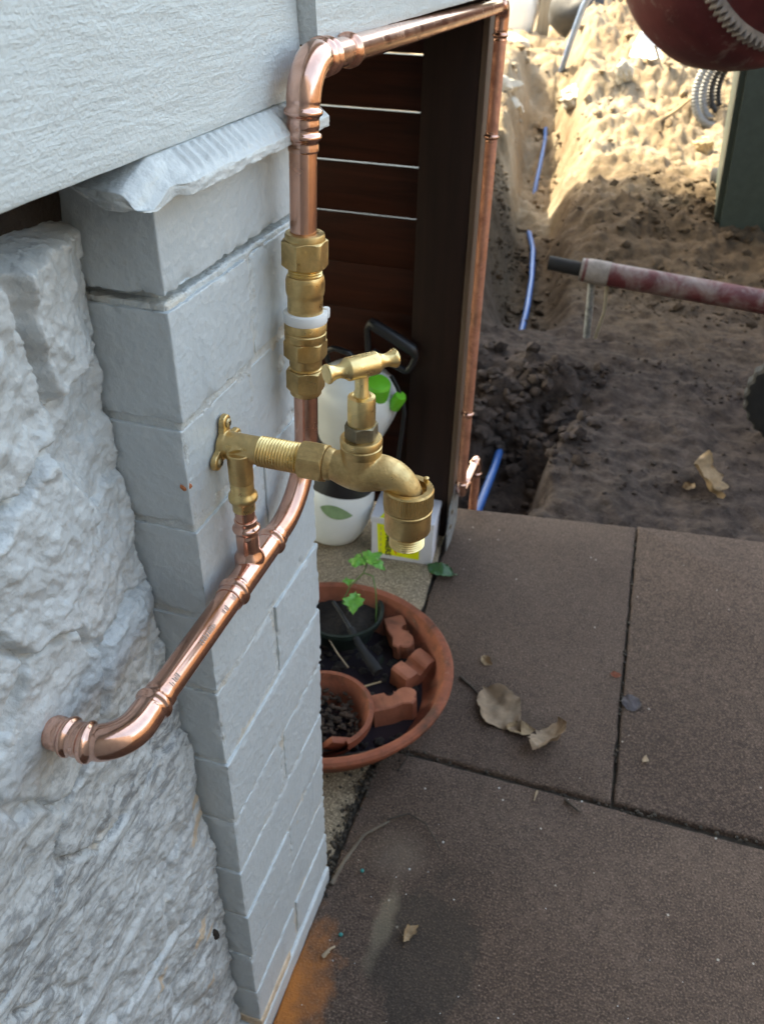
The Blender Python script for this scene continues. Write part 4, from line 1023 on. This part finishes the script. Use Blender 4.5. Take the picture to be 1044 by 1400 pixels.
one_leaf('leaf_scrap', 'pale leaf scrap on the right hand slab', 'leaf', OVAL, (.436, .603, .001), .020, R(75), 'straw', (.3, .1), .6, .3, 11)
one_leaf('red_leaf', 'tiny reddish leaf beside the slab joint', 'leaf', OVAL, (.372, .79, .0), .022, R(5), 'terracotta', (.1, 0), .2, .2, 12)
one_leaf('soil_leaf', 'tan lobed autumn leaf lying on the bare soil', 'leaf', MAPLE, (.540, 1.590, -.028), .150, R(112), 'leaf_tan', (.45, -.35), .4, .5, 13)
one_leaf('soil_leaf_small', 'small curled leaf touching the lobed leaf on the soil', 'leaf', OVAL, (.492, 1.575, -.030), .045, R(50), 'leaf_tan', (.4, .1), .7, .5, 14)
def stick(name, label, pts, r, mat, group=None, cat='twig'):
    p_, s_, L_ = resample(pts, .004); t = s_ / L_
    o = link_mesh(name, *tube(p_, r * (1 - .5 * t) * (1 + .15 * np.sin(s_ * 300)), 8), mat, None, 60); return tag(o, label, cat, group)
stick('dark_twig', 'thin dark curved twig on the front slab near the pillar', [(.055, .352, .0015), (.085, .372, .0045), (.115, .362, .006), (.138, .340, .002), (.146, .330, .001)], .0017, 'twig')
stick('dry_reed', 'long grey dry reed bent along the pillar foot', [(.010, .222, .0018), (.016, .262, .004), (.030, .312, .006), (.060, .350, .003)], .0034, 'stem_grey')
stick('black_twig', 'short black twig sticking out beside the bowl', [(.093, .690, .004), (.118, .672, .004), (.140, .655, .0022)], .0030, 'twig')
stick('bent_twig', 'bent brown twig in the joint below the bowl', [(.010, .500, .003), (.035, .498, .006), (.052, .478, .004), (.045, .455, .001)], .0020, 'twig')
stick('wood_splinter', 'small brown splinter on the paving at the pillar corner', [(.036, .118, .001), (.042, .130, .004), (.047, .137, .001)], .0030, 'straw')
stick('bark_chip', 'short bark chip lying on the front slab by the joint', [(.318, .480, .001), (.345, .462, .002)], .0026, 'twig')
stick('small_stalk', 'small upright looking stalk on front slab beside bark chip', [(.272, .482, .001), (.270, .462, .0015)], .0020, 'straw')
for i, (x, y, lab) in enumerate([(.0456, .258, 'teal plastic bead further from the camera on the front slab'), (.0485, .156, 'teal plastic bead nearer the pillar foot on the front slab')]):
    tag(link_mesh('teal_bead', *lathe([(.0006, 0), (.0026, .0006), (.0031, .002), (.0026, .0036), (.0010, .0042)], (x, y, -.003), (0, .2, 1), 16), 'bead_teal', None, 60), lab, 'bead', 'teal beads on the paving')
mb = MB(); rnd = random.Random(21)
for i in range(38):
    x, y = rnd.uniform(.03, .75), rnd.uniform(.02, .49)
    if rnd.random() < .45: x, y = rnd.uniform(.03, .30), rnd.uniform(.02, .30)
    s = rnd.choice((.0006, .0008, .0011, .0016)); mb.add(*pebble((x, y, -.003 + s * .5), (s, s, s * .7), i, None, sub=1))
tag(mb.build('white_grit', 'bead_white', None, 60), 'white grit specks scattered over the paving', 'grit', kind='stuff')
mb = MB()
for i in range(420):
    k = rnd.random()
    if k < .45: y = rnd.uniform(.2, .52); x = -.004 + rnd.gauss(0, .007) + .03 * max(0, y - .40) * 3
    elif k < .7: x, y = rnd.uniform(0, 1.0), .495 + rnd.gauss(0, .004)
    elif k < .85: y = rnd.uniform(.5, 1.3); x = .392 - (y - .5) * .018 + rnd.gauss(0, .003)
    else: x, y = rnd.uniform(-.12, .05), .47 + rnd.gauss(0, .03)
    s = rnd.uniform(.0015, .0050); mb.add(*pebble((x, y, -.006 + rnd.uniform(0, .006)), (s, s * .8, s * .6), i + 7, None, sub=1))
tag(mb.build('joint_crumbs', 'joint_dirt', None, 60), 'dark soil crumbs lying in the slab joints', 'soil', kind='stuff')
# lump of mortar at the bottom of the pit and pebbles
# ================================================================== BUILDING SITE BEYOND
bp = thing('blue_water_pipe', 'blue striped plastic water pipe lying in the trench', 'pipe', (-.2, 3, -.15))
def gz(x, y): return float(terrain(np.array([x]), np.array([y]))[0])
pa = [(-.05, 1.30, -.20), (-.036, 1.40, -.175), (-.034, 1.55, -.165), (-.034, 1.70, -.16), (-.045, 1.95, -.17), (-.09, 2.4, -.18), (-.140, 2.78, -.165)]
pa += [(-.150, 2.95, -.130), (-.190, 3.3, -.125), (-.250, 3.7, -.115), (-.325, 4.05, -.14), (-.38, 4.4, -.25), (-.43, 4.8, -.27), (-.450, 5.05, -.12), (-.470, 5.32, -.03), (-.505, 5.65, .015), (-.55, 5.95, .05)]
p_, s_, L_ = resample(pa, .02)
for k in range(3):
    p_ = p_.copy(); p_[1:-1] = (p_[:-2] + p_[1:-1] * 2 + p_[2:]) / 4
link_mesh('pipe', *tube(p_, .0125, 16), 'blue_poly', bp, 60)
tag(link_mesh('loose_pipe', *tube(resample([(-.55, 6.38, .30), (-.46, 6.0, .55), (-.36, 5.55, .78), (-.26, 5.1, .93)], .03)[0], .020, 14), 'blue_pale', None, 60), 'pale blue plastic pipe sticking up out of the sunlit trench', 'pipe')

# ---- wheelie bin
wb = thing('wheelie_bin', 'dark green wheelie bin standing on the soil behind the mixer', 'bin', (.80, 3.9, .07))
def frustum(b0, b1, z0, z1, cx, cy):
    v = [(cx - b0[0], cy - b0[1], z0), (cx + b0[0], cy - b0[1], z0), (cx + b0[0], cy + b0[1], z0), (cx - b0[0], cy + b0[1], z0), (cx - b1[0], cy - b1[1], z1), (cx + b1[0], cy - b1[1], z1), (cx + b1[0], cy + b1[1], z1), (cx - b1[0], cy + b1[1], z1)]
    bm = bmesh.new(); vs_ = [bm.verts.new(q) for q in v]
    for q in ((3, 2, 1, 0), (4, 5, 6, 7), (0, 1, 5, 4), (1, 2, 6, 5), (2, 3, 7, 6), (3, 0, 4, 7)): bm.faces.new([vs_[i] for i in q])
    bmesh.ops.bevel(bm, geom=bm.edges[:], offset=.026, segments=4, affect='EDGES')
    for i, q in enumerate(bm.verts): q.index = i
    vv = np.array([q.co[:] for q in bm.verts]); ff = [tuple(q.index for q in p.verts) for p in bm.faces]; bm.free(); return vv, ff
link_mesh('bin_body', *frustum((.245, .26), (.315, .34), .06, 1.10, .785, 3.88), 'bin_green', wb, 40)
link_mesh('bin_lid', *frustum((.335, .37), (.31, .34), 1.10, 1.16, .785, 3.87), 'bin_green', wb, 40)
for s in (-1, 1): link_mesh('wheel', *lathe([(.03, -.02), (.10, -.02), (.10, .02), (.03, .02)], (.785 + s * .26, 4.16, .13), (1, 0, 0), 24), 'black_rubber', wb, 40)
link_mesh('handle_bar', *tube(line((.52, 4.24, 1.06), (1.05, 4.24, 1.06), 4), .014, 12), 'bin_green', wb, 60)

# ---- cement mixer
mx = thing('cement_mixer', 'worn dark red cement mixer crusted with dried cement', 'mixer', (.62, 2.2, -.03))
DA = np.array([.60, -.75, .28]); DA /= np.linalg.norm(DA); DO = np.array([.405, 2.10, 1.185])
dp = [(.001, -.345), (.10, -.335), (.18, -.30), (.235, -.25), (.275, -.18), (.293, -.10), (.298, -.04), (.298, .0), (.285, .03), (.262, .06), (.20, .24), (.185, .30), (.19, .31), (.175, .30), (.19, .24), (.24, .06)]
drum = link_mesh('drum', *lathe(dp, DO, DA, 64, caps=False), 'drum_red', mx, 50)
nt_ = 100
rg = link_mesh('ring_gear', *lathe([(.235, .052), (.268, .053), (.274, .056), (.274, .080), (.268, .083), (.22, .084)], DO, DA, nt_ * 4, lambda a, r, z: r + (0 if r < .26 else (.006 if int(round(a / (2 * math.pi) * nt_ * 4)) % 4 in (0, 1) else -.006)), caps=False), 'cement_crust', mx, 25)
link_mesh('axle_tube', *tube(resample([(.085, 2.47, .215), (.35, 2.475, .197), (.74, 2.48, .172), (1.05, 2.49, .15)], .05)[0], .0385, 24), 'mixer_red', mx, 50)
link_mesh('tube_end', *tube(line((.075, 2.47, .2155), (.17, 2.472, .209), 4), [.0365, .040, .0405, .0400], 24), 'cement_crust', mx, 50)
link_mesh('axle_tip', *tube(resample([(-.035, 2.468, .226), (-.02, 2.468, .225), (.09, 2.47, .2145)], .01)[0], .024, 18), 'black_rubber', mx, 50)
for dx in (0, .052): link_mesh('foot_rod', *tube(resample([(.118 + dx, 2.475, .185), (.125 + dx, 2.48, .08), (.130 + dx * .6, 2.49, -.03)], .02)[0], .012 if dx == 0 else .006, 12), 'galv' if dx == 0 else 'bin_edge', mx, 50)
def wheel(c, r, w, ax, par):
    wv = lathe([(r * .55, -w * .4), (r * .8, -w * .5), (r * .95, -w * .45), (r, -w * .3), (r, w * .3), (r * .95, w * .45), (r * .8, w * .5), (r * .55, w * .4)], c, ax, 96, lambda a, rr, h: rr - (.006 if rr > r * .94 and int(a / (2 * math.pi) * 96 + .5) % 4 < 2 else 0))
    t = link_mesh('tyre', *wv, 'black_rubber', par, 30)
    link_mesh('wheel_hub', *lathe([(.001, -w * .30), (r * .2, -w * .35), (r * .56, -w * .25), (r * .56, w * .25), (r * .2, w * .35), (.001, w * .3)], c, ax, 32, caps=False), 'mixer_red', par, 40)
wheel((.755, 1.93, .105), .140, .065, (.10, 1, 0), mx)
wheel((.90, 2.50, .105), .140, .065, (.10, 1, 0), mx)
link_mesh('stand_leg', *tube(resample([(.95, 2.48, .16), (.92, 2.3, .6), (.90, 2.2, 1.0)], .05)[0], .03, 16), 'mixer_red', mx, 50)
link_mesh('stand_leg', *tube(resample([(.78, 1.95, .10), (.92, 2.05, .55), (.90, 2.18, 1.0)], .05)[0], .025, 16), 'mixer_red', mx, 50)
link_mesh('yoke', *tube(resample([(.90, 2.2, 1.0), (.98, 2.05, 1.15), (1.0, 1.9, 1.25)], .05)[0], .035, 16), 'mixer_red', mx, 50)

# ---- spoil, boulders, posts and odds and ends
def boulder(name, label, loc, size, seed, mat, cat='rock', group=None):
    return tag(pebble((loc[0], loc[1], gz(loc[0], loc[1]) + size[2] * loc[2]), size, seed, mat, None, name, 4, .75), label, cat, group)
boulder('pale_boulder', 'large whitish rock on the bank left of the trench', (-1.02, 5.45, -.5), (.22, .36, .13), 3, 'white_stone', group='rocks around the spoil heap')
boulder('pale_boulder', 'smaller grey rock in front of the large whitish one', (-.86, 4.95, -.6), (.11, .16, .08), 5, 'grey_stone', group='rocks around the spoil heap')
boulder('pale_boulder', 'pale rock at the top of the left bank by the posts', (-1.06, 6.35, -.5), (.26, .30, .15), 7, 'white_stone', group='rocks around the spoil heap')
boulder('pale_stone', 'small white stone on the heap left of the white sheet', (-.06, 5.46, .6), (.05, .05, .06), 8, 'white_stone', group='rocks around the spoil heap')
boulder('pale_stone', 'long pale stone at the upper edge of the trench', (-.36, 5.62, .5), (.08, .14, .07), 11, 'white_stone', group='rocks around the spoil heap')
boulder('pale_stone', 'pale stone beside the wheelie bin on the heap', (.46, 4.75, .5), (.05, .06, .04), 12, 'clod_pale', group='rocks around the spoil heap')
boulder('pale_stone', 'pale rock above the white sheet at the drum edge', (.12, 6.15, .6), (.08, .06, .06), 14, 'white_stone', group='rocks around the spoil heap')
ws = put(leaf_shape([(0, .34), (.15, .36), (.5, .33), (.85, .30), (1, .26)], .05, .15, 9, 4, .002, .05), (.06, 5.80, gz(.06, 5.80) + .05), .26, R(85), 'sheet_white', 'white_sheet', (.25, -.45)); tag(ws, 'bright white sheet of board lying on the sunlit heap', 'sheet')
stick('timber_stick', 'thin dark stick poking out of the heap beside the white sheet', [(.09, 5.75, .58), (.14, 5.62, .50), (.19, 5.50, .44)], .009, 'twig', cat='stick')
stick('tree_root', 'brown root sticking out of the heap near the grey hose', [(.20, 4.85, .30), (.28, 4.98, .34), (.36, 5.1, .40)], .014, 'wood_plank', cat='root')
# corrugated hose coil
hc = thing('corrugated_hose', 'coil of grey corrugated drainage hose behind the wheelie bin', 'hose', (.52, 5.2, .38))
for k, (r, dy) in enumerate(((.17, 0), (.165, .05), (.15, .10), (.16, .15))):
    t = np.linspace(0, 2 * np.pi, 360); p_ = np.stack([.50 + .13 * np.cos(t) * 1 + dy * .8, 5.10 + dy + .05 * np.sin(t), .44 + r * np.sin(t)], 1)
    link_mesh('hose_loop', *tube(p_, .021 + .0022 * np.sin(np.arange(360) * 2 * np.pi / 6), 12, False), 'hose_grey' if k < 2 else 'black_plastic', hc, 40)
def stake(name, label, x, y, h, w, mat, cat='post', lean=0.0):
    z0 = gz(x, y) - .05; v, f = box((0, 0, h / 2), (w, w * .7, h), __import__('mathutils').Euler((0, lean, .2)), .004); v = v + np.array([x, y, z0]); return tag(link_mesh(name, v, f, mat, None, 30), label, cat)
stake('timber_stake', 'grey weathered timber stake at the top of the trench', -.86, 7.55, 1.0, .10, 'wood_grey', lean=.05)
stake('dark_stake', 'dark timber stake at the house corner beyond the pipe elbow', -1.10, 6.9, 1.0, .08, 'fence_wood')
tag(pebble((-1.10, 7.6, .62), (.16, .14, .32), 31, 'sheet_white', None, 'white_bag', 3, .4), 'bulging white bag between the two timber stakes', 'bag')
tag(pebble((-.56, 7.05, gz(-.56, 7.05) + .07), (.24, .18, .17), 33, 'tyre_bucket', None, 'black_bag', 3, .3), 'dark rubbish bag slumped at the top of the spoil heap', 'bag')
tag(pebble((-.34, 7.25, gz(-.34, 7.25) + .09), (.06, .05, .07), 35, 'bead_white', None, 'white_bottle', 2, .2), 'small white container beside the dark rubbish bag', 'container')
v, f = box((-.35, 7.75, gz(-.35, 7.75) + .10), (1.4, .09, .16), __import__('mathutils').Euler((0, .04, .06)), .006); tag(link_mesh('timber_plank', v, f, 'wood_plank', None, 30), 'pale timber plank lying along the top of the spoil heap', 'plank')
tag(link_mesh('yellow_bucket', *lathe([(.03, 0), (.045, .01), (.045, .07), (.03, .08)], (-.20, 7.35, gz(-.20, 7.35) + .02), (0, 0, 1), 20), 'yellow_tag', None, 40), 'small bright yellow tub on the plank beside the mixer drum', 'tub')
# back fence
fn = thing('paling_fence', 'dark timber paling fence behind the spoil heap', 'fence', (0, 10, 0))
for i in range(60):
    x = -4.5 + i * .15; v, f = box((x, 10.4 + .01 * math.sin(i * 7), .9), (.142, .02, 1.9 + .03 * math.sin(i * 3.7)), None, .003); link_mesh('paling', v, f, 'fence_wood', fn, 30)
rf = thing('reflection_fence', 'unseen timber fence added to be reflected in the copper', 'fence', (3.6, 1, 0))  # unseen palings added so the copper reflects a dark band
for i in range(46):
    v, f = box((3.6 + .008 * math.sin(i * 5), -2.2 + i * .2, .9), (.02, .19, 1.8 + .02 * math.sin(i * 2.7)), None, .003); link_mesh('paling', v, f, 'fence_wood', rf, 30)
# clods
def clods(name, label, n, region, size, mat, seed, cond=None):
    rnd = random.Random(seed); mb = MB(); P = []
    cand = [(rnd.uniform(*region[0]), rnd.uniform(*region[1])) for _ in range(n * 9)]
    dens = vnoise(np.array([c_[0] * 3.1 for c_ in cand]), np.array([c_[1] * 3.1 for c_ in cand]), 0, seed)
    for (x, y), dn in zip(cand, dens):
        if len(P) >= n: break
        if (cond and not cond(x, y)) or rnd.random() > .15 + 1.9 * max(0.0, float(dn)): continue
        P.append((x, y))
    Z = terrain(np.array([p[0] for p in P]), np.array([p[1] for p in P]))
    for i, ((x, y), z) in enumerate(zip(P, Z)):
        s = size[0] + (size[1] - size[0]) * rnd.random() ** 5; mb.add(*pebble((x, y, z + s * .25), (s, s * rnd.uniform(.6, 1), s * rnd.uniform(.5, .8)), seed * 100 + i, None, sub=1, amp=.6))
    return tag(mb.build(name, mat, None, 45), label, 'soil', kind='stuff')
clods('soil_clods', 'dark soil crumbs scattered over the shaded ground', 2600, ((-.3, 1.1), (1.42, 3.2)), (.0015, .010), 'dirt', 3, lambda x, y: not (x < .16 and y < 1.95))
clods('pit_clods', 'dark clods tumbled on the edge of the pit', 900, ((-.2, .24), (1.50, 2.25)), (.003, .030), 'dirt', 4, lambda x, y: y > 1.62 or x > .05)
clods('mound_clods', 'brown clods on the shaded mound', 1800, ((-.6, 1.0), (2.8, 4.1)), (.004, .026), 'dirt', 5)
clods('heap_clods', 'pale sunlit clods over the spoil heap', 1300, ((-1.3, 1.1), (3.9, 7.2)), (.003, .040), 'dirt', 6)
